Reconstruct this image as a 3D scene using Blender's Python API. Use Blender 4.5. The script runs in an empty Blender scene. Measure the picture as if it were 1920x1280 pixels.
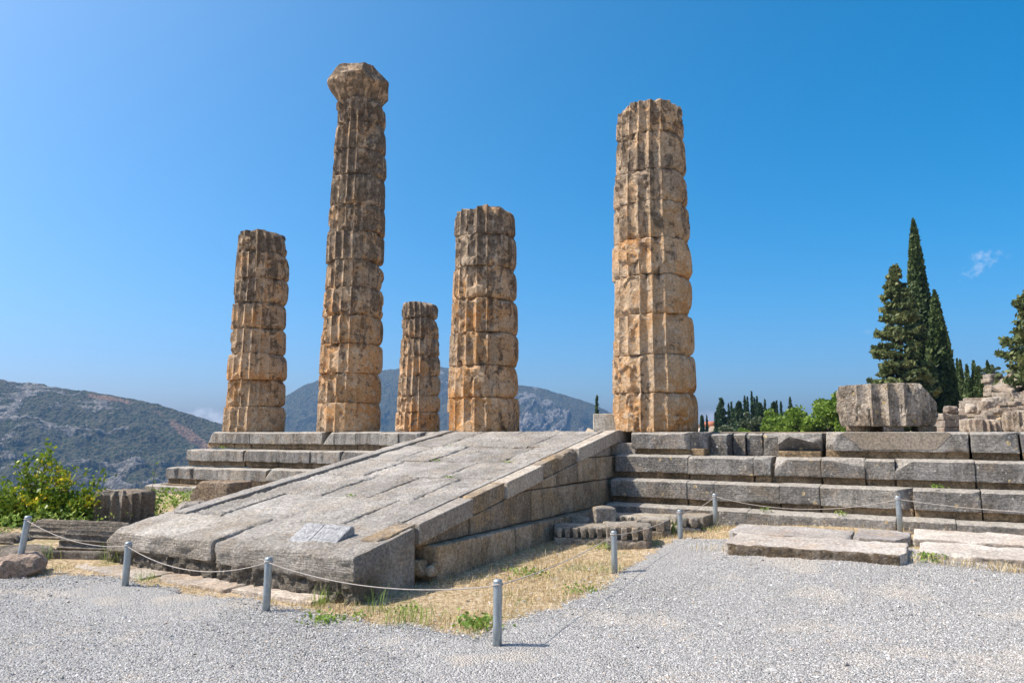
import bpy, math, random
import numpy as np
from mathutils import Vector, Matrix

# ------------------------------------------------------------------ camera, sky, sun, exposure
S = bpy.context.scene
COL = S.collection
EYE = 1.75
cam = bpy.data.cameras.new('camera'); cam.sensor_width = 36; cam.lens = 25.5
cam.clip_start = .05; cam.clip_end = 20000
co = bpy.data.objects.new('camera', cam); COL.objects.link(co)
co.location = (0, 0, EYE); co.rotation_euler = (math.radians(90 + 7.083), 0, 0)
S.camera = co
SUN_EL = math.radians(53)
SUN_AZ = math.atan2(-1.0, -.03)           # x, y of the sun: straight from the left
world = bpy.data.worlds.new("World"); S.world = world; world.use_nodes = True
wn = world.node_tree.nodes; wl = world.node_tree.links
bg = wn['Background']; bg.inputs['Strength'].default_value = .12
sky = wn.new('ShaderNodeTexSky'); sky.sky_type = 'NISHITA'; sky.sun_disc = False
sky.sun_elevation = SUN_EL; sky.sun_rotation = SUN_AZ
sky.altitude = 600; sky.air_density = .7; sky.dust_density = 5; sky.ozone_density = 4
hs = wn.new('ShaderNodeHueSaturation'); hs.inputs['Saturation'].default_value = 1.58; hs.inputs['Hue'].default_value = .485
gm = wn.new('ShaderNodeGamma'); gm.inputs['Gamma'].default_value = .9
wl.new(sky.outputs[0], gm.inputs['Color'])
wl.new(gm.outputs[0], hs.inputs['Color']); hs.inputs['Value'].default_value = 1.66
wl.new(hs.outputs[0], bg.inputs['Color'])
sun = bpy.data.lights.new('sun', 'SUN'); sun.energy = 5.0; sun.angle = math.radians(.5); sun.color = (1, .925, .81)
so = bpy.data.objects.new('sun', sun); COL.objects.link(so)
sd = Vector((math.sin(SUN_AZ) * math.cos(SUN_EL), math.cos(SUN_AZ) * math.cos(SUN_EL), math.sin(SUN_EL)))
so.rotation_euler = sd.to_track_quat('Z', 'Y').to_euler(); so.location = sd * 60
S.view_settings.view_transform = 'Standard'; S.view_settings.look = 'None'
S.view_settings.exposure = .45; S.view_settings.gamma = 1; S.view_settings.use_curve_mapping = False
S.cycles.max_bounces = 6; S.cycles.volume_bounces = 0; S.cycles.transparent_max_bounces = 8

# clouds, far beyond the air: small wisps and low cumulus, soft noise in the sky by direction
def cloud_mask(px, py, rx, ry, scale, lo, hi, tilt=0.0):
    """A cloud whose middle lies in the direction of image point px, py (1920 wide)."""
    th = math.radians(7.083); f = 1360.
    u = (px - 960) / f; v = (640 - py) / f
    c, s = math.cos(th), math.sin(th)
    dv = Vector((u, c - s * v, s + c * v)).normalized()
    right = Vector((dv.y, -dv.x, 0)).normalized(); up = right.cross(dv)
    r2 = right * math.cos(tilt) + up * math.sin(tilt); u2 = up * math.cos(tilt) - right * math.sin(tilt)
    geo = wn.new('ShaderNodeTexCoord')
    def dot(vec, off):
        n = wn.new('ShaderNodeVectorMath'); n.operation = 'DOT_PRODUCT'
        wl.new(geo.outputs['Generated'], n.inputs[0]); n.inputs[1].default_value = vec
        m = wn.new('ShaderNodeMath'); m.operation = 'DIVIDE'
        wl.new(n.outputs['Value'], m.inputs[0]); m.inputs[1].default_value = off
        p = wn.new('ShaderNodeMath'); p.operation = 'MULTIPLY'
        wl.new(m.outputs[0], p.inputs[0]); wl.new(m.outputs[0], p.inputs[1]); return p
    a = dot(r2, rx / f); b = dot(u2, ry / f)
    sm = wn.new('ShaderNodeMath'); sm.operation = 'ADD'; wl.new(a.outputs[0], sm.inputs[0]); wl.new(b.outputs[0], sm.inputs[1])
    fr = wn.new('ShaderNodeVectorMath'); fr.operation = 'DOT_PRODUCT'
    wl.new(geo.outputs['Generated'], fr.inputs[0]); fr.inputs[1].default_value = dv
    gt = wn.new('ShaderNodeMath'); gt.operation = 'GREATER_THAN'; wl.new(fr.outputs['Value'], gt.inputs[0]); gt.inputs[1].default_value = 0
    fall = wn.new('ShaderNodeMapRange'); fall.interpolation_type = 'SMOOTHSTEP'
    wl.new(sm.outputs[0], fall.inputs[0]); fall.inputs[1].default_value = 1; fall.inputs[2].default_value = 0
    nz = wn.new('ShaderNodeTexNoise'); nz.inputs['Scale'].default_value = scale; nz.inputs['Detail'].default_value = 8; nz.inputs['Roughness'].default_value = .6
    wl.new(geo.outputs['Generated'], nz.inputs['Vector'])
    ml = wn.new('ShaderNodeMath'); ml.operation = 'MULTIPLY'; wl.new(fall.outputs[0], ml.inputs[0]); wl.new(nz.outputs[0], ml.inputs[1])
    mr = wn.new('ShaderNodeMapRange'); mr.interpolation_type = 'SMOOTHSTEP'; wl.new(ml.outputs[0], mr.inputs[0]); mr.inputs[1].default_value = lo; mr.inputs[2].default_value = hi
    o = wn.new('ShaderNodeMath'); o.operation = 'MULTIPLY'; wl.new(mr.outputs[0], o.inputs[0]); wl.new(gt.outputs[0], o.inputs[1])
    return o.outputs[0]
cur = hs.outputs[0]
for (px, py, rx, ry, sc_, lo, hi, tl, amt, colr) in [
        (1850, 482, 60, 20, 90, .40, .66, .0, .30, (6.3, 6.5, 7.2)),
        (1815, 510, 75, 24, 80, .40, .66, .35, .30, (6.3, 6.5, 7.2)),
        (1622, 622, 24, 7, 60, .33, .6, 0, .2, (6, 6.3, 7.)),
        (385, 795, 75, 48, 32, .30, .56, 0, .42, (7.2, 7.4, 7.8)),
        (1330, 800, 130, 50, 22, .24, .5, 0, .4, (5.6, 5.6, 6.4))]:
    m = cloud_mask(px, py, rx, ry, sc_, lo, hi, tl)
    am = wn.new('ShaderNodeMath'); am.operation = 'MULTIPLY'; wl.new(m, am.inputs[0]); am.inputs[1].default_value = amt
    mx = wn.new('ShaderNodeMix'); mx.data_type = 'RGBA'
    wl.new(am.outputs[0], mx.inputs[0]); wl.new(cur, mx.inputs[6]); mx.inputs[7].default_value = (*colr, 1)
    cur = mx.outputs[2]
wl.new(cur, bg.inputs['Color'])

# ------------------------------------------------------------------ noise and mesh helpers
def _h(ix, iy, iz, seed):
    h = (ix.astype(np.int64) * 374761393 + iy.astype(np.int64) * 668265263 + iz.astype(np.int64) * 2147483647 + seed * 974711) & 0xffffffff
    h = ((h ^ (h >> 13)) * 1274126177) & 0xffffffff
    h = ((h ^ (h >> 16)) * 2246822519) & 0xffffffff
    return ((h ^ (h >> 15)) & 0xffff) / 65535.0
def vn(p, seed=0):
    i = np.floor(p); f = p - i; f = f * f * (3 - 2 * f); i = i.astype(np.int64)
    r = 0
    for a in (0, 1):
        for b in (0, 1):
            for c in (0, 1):
                w = (f[:, 0] if a else 1 - f[:, 0]) * (f[:, 1] if b else 1 - f[:, 1]) * (f[:, 2] if c else 1 - f[:, 2])
                r = r + w * _h(i[:, 0] + a, i[:, 1] + b, i[:, 2] + c, seed)
    return r
def fbm(p, scale=1., octs=4, seed=0, gain=.5):
    p = np.asarray(p, float) * scale; r = 0; a = 1; t = 0
    for k in range(octs):
        r = r + a * vn(p, seed + k * 17); t += a; a *= gain; p = p * 2.03 + 11.3
    return r / t            # 0..1
def sstep(a, b, x):
    t = np.clip((x - a) / (b - a), 0, 1); return t * t * (3 - 2 * t)

def mesh(name, v, faces, mat, parent=None, smooth=True, attrs=None, sharp=0):
    """v (N,3); faces: an (M,3) or (M,4) array, or a list of such arrays."""
    me = bpy.data.meshes.new(name)
    v = np.asarray(v, np.float32)
    fl = faces if isinstance(faces, list) else [faces]
    fl = [np.asarray(f, np.int32) for f in fl if len(f)]
    loops = np.concatenate([f.ravel() for f in fl])
    tot = np.concatenate([np.full(len(f), f.shape[1], np.int32) for f in fl])
    st = np.concatenate([[0], np.cumsum(tot)[:-1]]).astype(np.int32)
    me.vertices.add(len(v)); me.vertices.foreach_set('co', v.ravel())
    me.loops.add(len(loops)); me.loops.foreach_set('vertex_index', loops)
    me.polygons.add(len(tot)); me.polygons.foreach_set('loop_start', st); me.polygons.foreach_set('loop_total', tot)
    me.polygons.foreach_set('use_smooth', np.full(len(tot), smooth))
    for k, a in (attrs or {}).items():
        at = me.attributes.new(k, 'FLOAT', 'POINT'); at.data.foreach_set('value', np.asarray(a, np.float32))
    me.update(calc_edges=True); me.validate()
    if mat: me.materials.append(mat)
    if sharp and smooth: me.set_sharp_from_angle(angle=math.radians(sharp))
    o = bpy.data.objects.new(name, me); COL.objects.link(o)
    if parent: o.parent = parent
    return o
def tag(o, label=None, cat=None, group=None, kind=None):
    if label: o['label'] = label
    if cat: o['category'] = cat; o['kind'] = 'thing'
    if group: o['group'] = group
    if kind: o['kind'] = kind
    return o
def thing(name, label, cat, loc=(0, 0, 0), rz=0, group=None):
    o = bpy.data.objects.new(name, None); COL.objects.link(o); o.empty_display_size = .3
    o.location = loc; o.rotation_euler = (0, 0, rz)
    return tag(o, label, cat, group)
def joinm(parts):
    vs, qs, ts, n = [], [], [], 0
    for v, f in parts:
        for q in (f if isinstance(f, list) else [f]):
            q = np.asarray(q)
            (qs if q.shape[1] == 4 else ts).append(q + n)
        vs.append(np.asarray(v)); n += len(v)
    out = []
    if qs: out.append(np.concatenate(qs))
    if ts: out.append(np.concatenate(ts))
    return np.concatenate(vs), out
def grid_idx(nu, nv, close=False):
    """faces of a grid of nu rows by nv columns (columns closed if asked)"""
    i = np.arange(nu - 1)[:, None]; j = np.arange(nv if close else nv - 1)[None, :]; j2 = (j + 1) % nv
    return np.stack([i * nv + j, i * nv + j2, (i + 1) * nv + j2, (i + 1) * nv + j], -1).reshape(-1, 4)
def _lines(hh, n, r):
    e = min(r * 1.6 + .003, hh * .6); g = np.linspace(-hh, hh, n)
    return np.concatenate([[-hh], g[(g > -hh + e * 1.3) & (g < hh - e * 1.3)], [-hh + e, hh - e, -hh + e * .4, hh - e * .4], [hh]]) if n > 3 else g
def block(size, seg=.05, r=.012, chip=.035, rough=.008, seed=1, cuts=(), nscale=3., shift=None):
    """A dressed or broken stone: a finely divided box with worn edges, chips, cut-off corners and a rough skin."""
    sx, sy, sz = size; h = np.array(size) / 2
    P, F, n = [], [], 0
    for ax in range(3):
        u, w = (ax + 1) % 3, (ax + 2) % 3
        nu = max(2, min(120, int(round(size[u] / seg)) + 1)); nw = max(2, min(120, int(round(size[w] / seg)) + 1))
        gu, gw = _lines(h[u], nu, r), _lines(h[w], nw, r); nu, nw = len(gu), len(gw)
        A, B = np.meshgrid(gu, gw, indexing='ij')
        A, B = np.sort(A, 0), np.sort(B, 1)
        for sg in (-1, 1):
            p = np.zeros((nu * nw, 3)); p[:, u] = A.ravel(); p[:, w] = B.ravel(); p[:, ax] = sg * h[ax]
            q = grid_idx(nu, nw)
            P.append(p); F.append((q[:, ::-1] if sg > 0 else q) + n); n += len(p)
    p = np.concatenate(P); q = np.concatenate(F)
    key = np.round(p * 1e5).astype(np.int64)
    _, first, inv = np.unique(key, axis=0, return_index=True, return_inverse=True)
    p = p[first]; q = inv.ravel()[q]
    off = np.array([seed * 3.7, seed * 1.3, seed * 2.1])
    w1 = fbm(p + off, nscale, 3, seed); w2 = fbm(p + off, nscale * 2.7, 2, seed + 5)
    rr = r + chip * 1.3 * np.clip((w1 - .56) * 7, 0, 1) + chip * .6 * np.clip((w2 - .60) * 7, 0, 1)
    rr = np.minimum(rr, h.min() * .9)[:, None]
    inner = np.clip(p, -(h - rr), h - rr)
    dlt = p - inner; nr = dlt / np.maximum(np.linalg.norm(dlt, axis=1, keepdims=True), 1e-6)
    p = inner + rr * nr
    for c in cuts:
        nn = np.array(c[:3], float); nn /= np.linalg.norm(nn)
        ex = p @ nn - (c[3] + .05 * (fbm(p + off, 4, 3, seed + 9) - .5) * (c[4] if len(c) > 4 else 1))
        m = ex > 0; p[m] -= nn * ex[m][:, None]
    p = p + nr * ((fbm(p + off, 7, 4, seed + 3) - .5) * 2 * rough)[:, None]
    if shift is not None: p = p + np.array(shift)
    return p, q
def tube(pts, rad, n=8, caps=True):
    pts = np.asarray(pts, float); rad = np.broadcast_to(np.asarray(rad, float), (len(pts),))
    tg = np.gradient(pts, axis=0); tg /= np.maximum(np.linalg.norm(tg, axis=1, keepdims=True), 1e-9)
    ref = np.array([0, 0, 1.]) if abs(tg[0][2]) < .9 else np.array([1., 0, 0])
    a = np.cross(tg, ref); a /= np.maximum(np.linalg.norm(a, axis=1, keepdims=True), 1e-9); b = np.cross(tg, a)
    th = np.linspace(0, 2 * np.pi, n, endpoint=False)
    v = pts[:, None] + rad[:, None, None] * (np.cos(th)[None, :, None] * a[:, None] + np.sin(th)[None, :, None] * b[:, None])
    v = v.reshape(-1, 3); q = grid_idx(len(pts), n, True)
    fs = [q]
    if caps:
        k = len(v); v = np.concatenate([v, pts[[0, -1]]]); i = np.arange(n); j = (i + 1) % n
        fs.append(np.concatenate([np.stack([np.full(n, k), j, i], 1), np.stack([np.full(n, k + 1), (len(pts) - 1) * n + i, (len(pts) - 1) * n + j], 1)]))
    return v, fs
def cards(c, size, rng, up=0., aspect=1.6):
    """leaf-sized pointed quads at points c, random facing (up: bias of the long axis towards +z)"""
    n = len(c); a = rng.normal(size=(n, 3)); a[:, 2] += up * 2; a /= np.linalg.norm(a, axis=1, keepdims=True)
    b = rng.normal(size=(n, 3)); b -= a * (a * b).sum(1, keepdims=True); b /= np.linalg.norm(b, axis=1, keepdims=True)
    s = np.broadcast_to(size, (n,))[:, None] * rng.uniform(.65, 1.3, (n, 1))
    v = np.stack([c - a * s * aspect * .5, c + b * s * .5, c + a * s * aspect * .5, c - b * s * .5], 1).reshape(-1, 3)
    return v, np.arange(n * 4).reshape(-1, 4)

# ------------------------------------------------------------------ materials
class NT:
    def __init__(s, name):
        s.m = bpy.data.materials.new(name); s.m.use_nodes = True; s.t = s.m.node_tree
        s.b = s.t.nodes['Principled BSDF']; s.b.inputs['Specular IOR Level'].default_value = .25
        s.geo = s.t.nodes.new('ShaderNodeNewGeometry'); s.oi = s.t.nodes.new('ShaderNodeObjectInfo')
        s.pos = s.geo.outputs['Position']; s.rand = s.oi.outputs['Random']
    def link(s, a, b):
        if isinstance(a, (int, float)): b.default_value = a
        elif isinstance(a, tuple): b.default_value = (*a, 1) if len(a) == 3 and len(b.default_value) == 4 else a
        else: s.t.links.new(a, b)
    def mapping(s, scale, vec=None, rz=0):
        n = s.t.nodes.new('ShaderNodeMapping'); s.link(vec or s.pos, n.inputs['Vector']); n.inputs['Scale'].default_value = scale
        n.inputs['Rotation'].default_value = (0, 0, rz); return n.outputs[0]
    def noise(s, scale, detail=6, rough=.6, vec=None, dist=0.):
        n = s.t.nodes.new('ShaderNodeTexNoise'); s.link(vec or s.pos, n.inputs['Vector'])
        n.inputs['Scale'].default_value = scale; n.inputs['Detail'].default_value = detail
        n.inputs['Roughness'].default_value = rough; n.inputs['Distortion'].default_value = dist; return n.outputs[0]
    def vor(s, scale, vec=None, rnd=1., out='Distance'):
        n = s.t.nodes.new('ShaderNodeTexVoronoi'); s.link(vec or s.pos, n.inputs['Vector'])
        n.inputs['Scale'].default_value = scale; n.inputs['Randomness'].default_value = rnd; return n.outputs[out]
    def math(s, op, a, b=0., clamp=False):
        n = s.t.nodes.new('ShaderNodeMath'); n.operation = op; n.use_clamp = clamp
        s.link(a, n.inputs[0]); s.link(b, n.inputs[1]); return n.outputs[0]
    def rng(s, x, a, b, c=0., d=1.):
        n = s.t.nodes.new('ShaderNodeMapRange'); n.interpolation_type = 'SMOOTHSTEP'
        s.link(x, n.inputs[0])
        for i, q in enumerate((a, b, c, d)): s.link(q, n.inputs[i + 1])
        return n.outputs[0]
    def mix(s, f, a, b, mode='MIX'):
        n = s.t.nodes.new('ShaderNodeMix'); n.data_type = 'RGBA'; n.blend_type = mode
        s.link(f, n.inputs[0]); s.link(a, n.inputs[6]); s.link(b, n.inputs[7]); return n.outputs[2]
    def ramp(s, x, stops):
        n = s.t.nodes.new('ShaderNodeValToRGB'); s.link(x, n.inputs[0]); e = n.color_ramp.elements
        while len(e) < len(stops): e.new(.5)
        for k, (p, c) in enumerate(stops): e[k].position = p; e[k].color = (*c, 1)
        return n.outputs[0]
    def attr(s, name):
        n = s.t.nodes.new('ShaderNodeAttribute'); n.attribute_name = name; return n.outputs['Fac']
    def sep(s, v=None):
        n = s.t.nodes.new('ShaderNodeSeparateXYZ'); s.link(v or s.pos, n.inputs[0]); return n.outputs
    def bump(s, h, strength, dist, nrm=None):
        n = s.t.nodes.new('ShaderNodeBump'); s.link(h, n.inputs['Height']); n.inputs['Strength'].default_value = strength
        n.inputs['Distance'].default_value = dist
        if nrm: s.link(nrm, n.inputs['Normal'])
        return n.outputs[0]
    def out(s, col, rough=.9, nrm=None):
        s.link(col, s.b.inputs['Base Color']); s.link(rough, s.b.inputs['Roughness'])
        if nrm: s.link(nrm, s.b.inputs['Normal'])
        return s.m
def scalecol(n, col, lo, hi, fac):
    v = n.rng(fac, .36, .64, lo, hi)
    c = n.t.nodes.new('ShaderNodeCombineXYZ')
    for i in range(3): n.link(v, c.inputs[i])
    return n.mix(1., col, c.outputs[0], 'MULTIPLY')

def column_mat(name, dark=.5, warm=.5, seed=0.):
    """weathered ochre limestone: orange where fresh, grey-brown crust, black lichen that grows higher up, pale scars"""
    n = NT(name)
    v = n.mapping((1, 1, 1)); n.t.nodes[-1].inputs['Location'].default_value = (seed, seed * 2, seed * 3)
    z = n.sep()[2]
    big = n.noise(.8, 5, .6, v, .6); mid = n.noise(2.8, 8, .7, v, 1.0); m2 = n.noise(7.5, 6, .7, v, .8); fine = n.noise(24, 5, .72, v)
    streak = n.noise(1.8, 5, .6, n.mapping((3.2, 3.2, .4), v), .4)
    hz = n.rng(z, 1.5, 8.5, -.03, .10)
    c = n.ramp(n.math('ADD', big, n.math('SUBTRACT', hz, .08 * (warm - .5))),
               [(.36, (.56, .285, .10)), (.45, (.62, .39, .20)), (.53, (.61, .44, .275)), (.64, (.43, .33, .23))])
    c = n.mix(1., c, n.mix(n.rand, (.84, .83, .83), (1.15, 1.08, 1.02)), 'MULTIPLY')
    c = n.mix(n.math('MULTIPLY', n.rng(m2, .50, .60), .6), c, (.64, .53, .40))
    rust = n.rng(n.noise(1.7, 6, .65, n.mapping((1, 1, .6), v), .7), .57, .64); c = n.mix(n.math('MULTIPLY', rust, .55 * warm), c, (.46, .215, .065))
    cr = n.math('ADD', n.math('MULTIPLY', mid, .62), n.math('ADD', n.math('MULTIPLY', streak, .38), n.math('MULTIPLY', hz, .85)))
    crust = n.rng(cr, .52 - .10 * (dark - .5), .575 - .10 * (dark - .5))
    c = n.mix(n.math('MULTIPLY', crust, .78), c, n.mix(n.rng(m2, .4, .6), (.070, .052, .037), (.20, .15, .105)))
    blk = n.rng(n.noise(11, 7, .78, v, .6), .53, .60); keep2 = n.rng(n.noise(1.5, 4, .6, v), .46, .58)
    c = n.mix(n.math('MULTIPLY', n.math('MULTIPLY', blk, keep2), .70), c, (.065, .052, .040))
    spots = n.rng(n.vor(26, v), .22, .12); keep = n.rng(n.noise(4, 3, .5, v), .52, .58)
    c = n.mix(n.math('MULTIPLY', n.math('MULTIPLY', spots, keep), .6), c, (.58, .53, .45))
    c = scalecol(n, c, .80, 1.20, fine)
    h = n.math('ADD', n.math('MULTIPLY', m2, 1.1), n.math('ADD', n.math('MULTIPLY', fine, .55), n.math('MULTIPLY', n.noise(60, 3, .7, v), .2)))
    pit = n.rng(n.vor(17, v), .0, .25); h = n.math('ADD', h, n.math('MULTIPLY', pit, .22))
    return n.out(c, .95, n.bump(h, 1., .075))

def soil_attr(v, lo, hi, axis=1):
    return sstep(lo, hi, v[:, axis])
def stone_mat(name, cols, spot=.5, crust=.4, streak=.4, lines=0., bump=.6, crustcol=(.085, .072, .058), warmcol=(.36, .25, .145), warm=.3, tints=((.74, .74, .76), (1.24, 1.20, 1.14)), grain=.03, pits=.0, soil_and_shade=None, cover=0., sunlit_top=None):
    n = NT(name)
    big = n.noise(1.2, 7, .64, None, .5); mid = n.noise(4.2, 8, .70, None, .8); fine = n.noise(30, 5, .74); md2 = n.noise(12, 6, .72)
    c = n.ramp(big, [(.38, cols[0]), (.5, cols[1]), (.62, cols[2])])
    c = n.mix(1., c, n.mix(n.rand, tints[0], tints[1]), 'MULTIPLY')
    c = n.mix(n.math('MULTIPLY', n.rng(n.noise(2.1, 7, .68, None, .5), .50, .60), warm), c, warmcol)
    st = n.noise(2.2, 7, .66, n.mapping((2.3, 2.3, .5)), .5)
    c = n.mix(n.math('MULTIPLY', n.rng(st, .50, .60), streak), c, crustcol)
    c = n.mix(n.math('MULTIPLY', n.rng(st, .46, .38), streak * .5), c, tuple(min(.75, q * 1.35) for q in cols[2]))
    c = n.mix(n.math('MULTIPLY', n.rng(mid, .52, .61), crust), c, crustcol)
    c = n.mix(n.math('MULTIPLY', n.rng(md2, .53, .62), crust * .8), c, crustcol)
    wob = n.t.nodes.new('ShaderNodeVectorMath'); wob.operation = 'ADD'
    n.link(n.pos, wob.inputs[0]); nz = n.t.nodes.new('ShaderNodeTexNoise'); n.link(n.pos, nz.inputs['Vector']); nz.inputs['Scale'].default_value = 14
    sc = n.t.nodes.new('ShaderNodeVectorMath'); sc.operation = 'SCALE'; n.link(nz.outputs['Color'], sc.inputs[0]); sc.inputs['Scale'].default_value = .06
    n.link(sc.outputs[0], wob.inputs[1])
    for vs, lo, col, k, kt in ((5.5, .21, (.50, .38, .20), .85, .52), (11, .21, (.56, .52, .44), .8, .52), (26, .25, (.46, .41, .32), .65, .50)):
        d = n.vor(vs, wob.outputs[0]); s_ = n.rng(d, lo, lo * .6); kp = n.rng(n.noise(vs * .3, 2, .5), kt - cover, kt + .05 - cover); lo = lo + cover
        c = n.mix(n.math('MULTIPLY', n.math('MULTIPLY', s_, kp), spot * k), c, col)
    if sunlit_top: c = n.mix(n.math('MULTIPLY', n.rng(n.sep(n.geo.outputs['Normal'])[2], .45, .85), n.rng(md2, .38, .58, .9, .45)), c, sunlit_top)  # upward faces coloured paler, the sunlit look of the treads painted in
    if soil_and_shade: c = n.mix(n.math('MULTIPLY', n.math('MULTIPLY', n.attr('soil_and_shade'), n.rng(md2, .42, .62, 1., .75)), .97), c, soil_and_shade)
    c = scalecol(n, c, .66, 1.28, fine)
    h = n.math('ADD', n.math('MULTIPLY', mid, .9), n.math('ADD', n.math('MULTIPLY', fine, .5), n.math('MULTIPLY', md2, .6)))
    if pits: h = n.math('ADD', h, n.math('MULTIPLY', n.rng(n.vor(14, wob.outputs[0]), .0, .3), pits))
    if lines: h = n.math('ADD', h, n.math('MULTIPLY', n.noise(7, 4, .6, n.mapping((.7, .7, 9)), .3), lines))
    return n.out(c, .92, n.bump(h, bump, grain * 1.7))

GREY = ((.145, .138, .127), (.21, .20, .185), (.30, .285, .262))
M = {}
M['step'] = stone_mat('grey_step_limestone', GREY, spot=.95, crust=.42, streak=.45, lines=.5, warm=.25, sunlit_top=(.40, .365, .315), crustcol=(.095, .087, .076), cover=.035)
M['step_pale'] = stone_mat('pale_step_limestone', ((.215, .205, .188), (.275, .262, .24), (.345, .328, .30)), spot=.6, crust=.3, streak=.5, lines=.35, warm=.3, sunlit_top=(.40, .365, .315))
M['recess'] = stone_mat('shade_brown_course', ((.16, .115, .065), (.23, .165, .095), (.32, .235, .145)), spot=.35, crust=.5, streak=.3, warm=.6, crustcol=(.07, .05, .03))  # brown of the shadowed recess put into the stone colour
M['step_core'] = stone_mat('earthy_step_core', ((.15, .105, .065), (.22, .16, .10), (.30, .225, .145)), spot=.3, crust=.5, warm=.5, pits=.5)
M['ramp_wall'] = stone_mat('ramp_wall_limestone', ((.27, .21, .14), (.35, .28, .20), (.45, .375, .285)), spot=.75, crust=.45, streak=.42, warm=.6, warmcol=(.42, .29, .15), crustcol=(.15, .12, .09), tints=((.62, .62, .64), (1.28, 1.24, 1.18)))
M['cement'] = stone_mat('smooth_cement', ((.31, .275, .235), (.35, .315, .27), (.40, .36, .31)), spot=.1, crust=.12, streak=.45, warm=.1, bump=.25, crustcol=(.19, .165, .14))
M['brown_cement'] = stone_mat('brown_patch_cement', ((.20, .17, .13), (.22, .188, .148), (.245, .21, .168)), spot=.05, crust=.15, streak=.2, warm=.1, bump=.2, crustcol=(.15, .125, .095))
M['front'] = stone_mat('worn_grey_block', ((.35, .32, .28), (.43, .40, .36), (.52, .49, .445)), spot=.35, crust=.25, streak=.2, lines=.7, warm=.3, bump=.95, grain=.05, crustcol=(.20, .175, .145), soil_and_shade=(.17, .145, .11))
M['paving'] = stone_mat('ramp_paving_stone', ((.25, .232, .208), (.315, .295, .268), (.40, .376, .343)), tints=((.88, .87, .86), (1.08, 1.07, 1.06)), spot=.4, crust=.35, streak=.0, warm=.22, bump=.8, crustcol=(.17, .155, .135), warmcol=(.44, .34, .23), soil_and_shade=(.11, .075, .045))
M['slab'] = stone_mat('bleached_slab', ((.41, .37, .33), (.49, .45, .405), (.57, .53, .485)), spot=.25, crust=.25, streak=0, warm=.3, warmcol=(.48, .33, .21), crustcol=(.26, .215, .17), bump=.8, soil_and_shade=(.10, .070, .040))
M['base_slab'] = stone_mat('dusty_base_slab', ((.34, .29, .24), (.42, .37, .32), (.52, .46, .40)), spot=.2, crust=.25, streak=0, warm=.4, warmcol=(.46, .33, .2), crustcol=(.22, .19, .155), bump=.8)
M['rubble'] = stone_mat('grey_fragment_stone', ((.29, .255, .21), (.38, .345, .29), (.48, .44, .38)), spot=.5, crust=.35, streak=.25, warm=.4, bump=1., crustcol=(.11, .093, .072))
M['dark_frag'] = stone_mat('dark_lichened_fragment', ((.16, .138, .11), (.235, .205, .168), (.33, .295, .25)), spot=.6, crust=.42, streak=.3, warm=.35, bump=1., warmcol=(.26, .18, .11), crustcol=(.055, .047, .038))
M['rubble_dark'] = stone_mat('dark_drum_stone', ((.18, .15, .115), (.25, .215, .175), (.36, .32, .27)), spot=.4, crust=.3, streak=.2, warm=.4, bump=1., warmcol=(.30, .20, .12), crustcol=(.08, .065, .05))
M['brown_rock'] = stone_mat('brown_conglomerate', ((.27, .195, .13), (.36, .275, .195), (.46, .37, .28)), spot=.45, crust=.45, streak=.1, warm=.4, bump=1., grain=.06, pits=.6)
M['concrete'] = stone_mat('pinkish_concrete', ((.42, .32, .255), (.52, .41, .335), (.60, .49, .41)), spot=.3, crust=.22, streak=0, warm=.2, bump=1., grain=.06, crustcol=(.2, .14, .1), pits=.6)
M['plaque'] = stone_mat('blue_grey_marble', ((.31, .315, .32), (.37, .375, .38), (.44, .445, .45)), spot=.1, crust=.2, streak=.1, warm=.0, bump=.45, crustcol=(.2, .2, .2))
M['ruin'] = stone_mat('pinkish_ruin_stone', ((.25, .21, .168), (.36, .31, .252), (.47, .415, .345)), spot=.5, crust=.45, streak=.3, warm=.35, warmcol=(.45, .30, .2), grain=.1, crustcol=(.10, .08, .065))
M['cream'] = stone_mat('cream_cut_stone', ((.52, .47, .375), (.61, .56, .455), (.68, .63, .52)), spot=.05, crust=.15, streak=.35, warm=.1, bump=.4, crustcol=(.24, .21, .17))
M['drum_big'] = stone_mat('lichen_spotted_drum_stone', ((.27, .225, .18), (.38, .325, .265), (.50, .44, .37)), spot=1.3, crust=.55, streak=.3, warm=.35, bump=1., grain=.06, pits=.7, crustcol=(.075, .06, .046), cover=.06)
n = NT('galvanised_steel'); n.b.inputs['Metallic'].default_value = .55
M['steel'] = n.out(scalecol(n, n.ramp(n.noise(30, 4, .6, n.mapping((1, 1, .25))), [(.3, (.27, .31, .33)), (.7, (.42, .46, .48))]), .85, 1.1, n.noise(120, 2)), n.rng(n.noise(40), .3, .7, .38, .6))
n = NT('pale_rope'); M['rope'] = n.out(scalecol(n, (.46, .41, .365), .7, 1.15, n.noise(160, 2)), .9)
n = NT('carved_groove'); M['groove'] = n.out((.235, .24, .245), .95)
n = NT('bark'); M['bark'] = n.out(scalecol(n, (.13, .095, .065), .6, 1.3, n.noise(9, 5, .7, n.mapping((5, 5, 1)))), .95, n.bump(n.noise(14, 5, .7, n.mapping((4, 4, .7))), .8, .05))
def leaf_mat(name, stops, trans=.25, rough=.55):
    n = NT(name); t = n.attr('tone'); c = n.ramp(t, stops)
    n.out(c, rough); tr = n.t.nodes.new('ShaderNodeBsdfTranslucent'); n.link(c, tr.inputs['Color'])
    mx = n.t.nodes.new('ShaderNodeMixShader'); mx.inputs[0].default_value = trans
    n.t.links.new(n.b.outputs[0], mx.inputs[1]); n.t.links.new(tr.outputs[0], mx.inputs[2])
    n.t.links.new(mx.outputs[0], n.t.nodes['Material Output'].inputs['Surface']); return n.m
M['cypress'] = leaf_mat('cypress_foliage', [(0, (.028, .050, .016)), (.5, (.068, .105, .030)), (1, (.145, .185, .055))])
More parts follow.
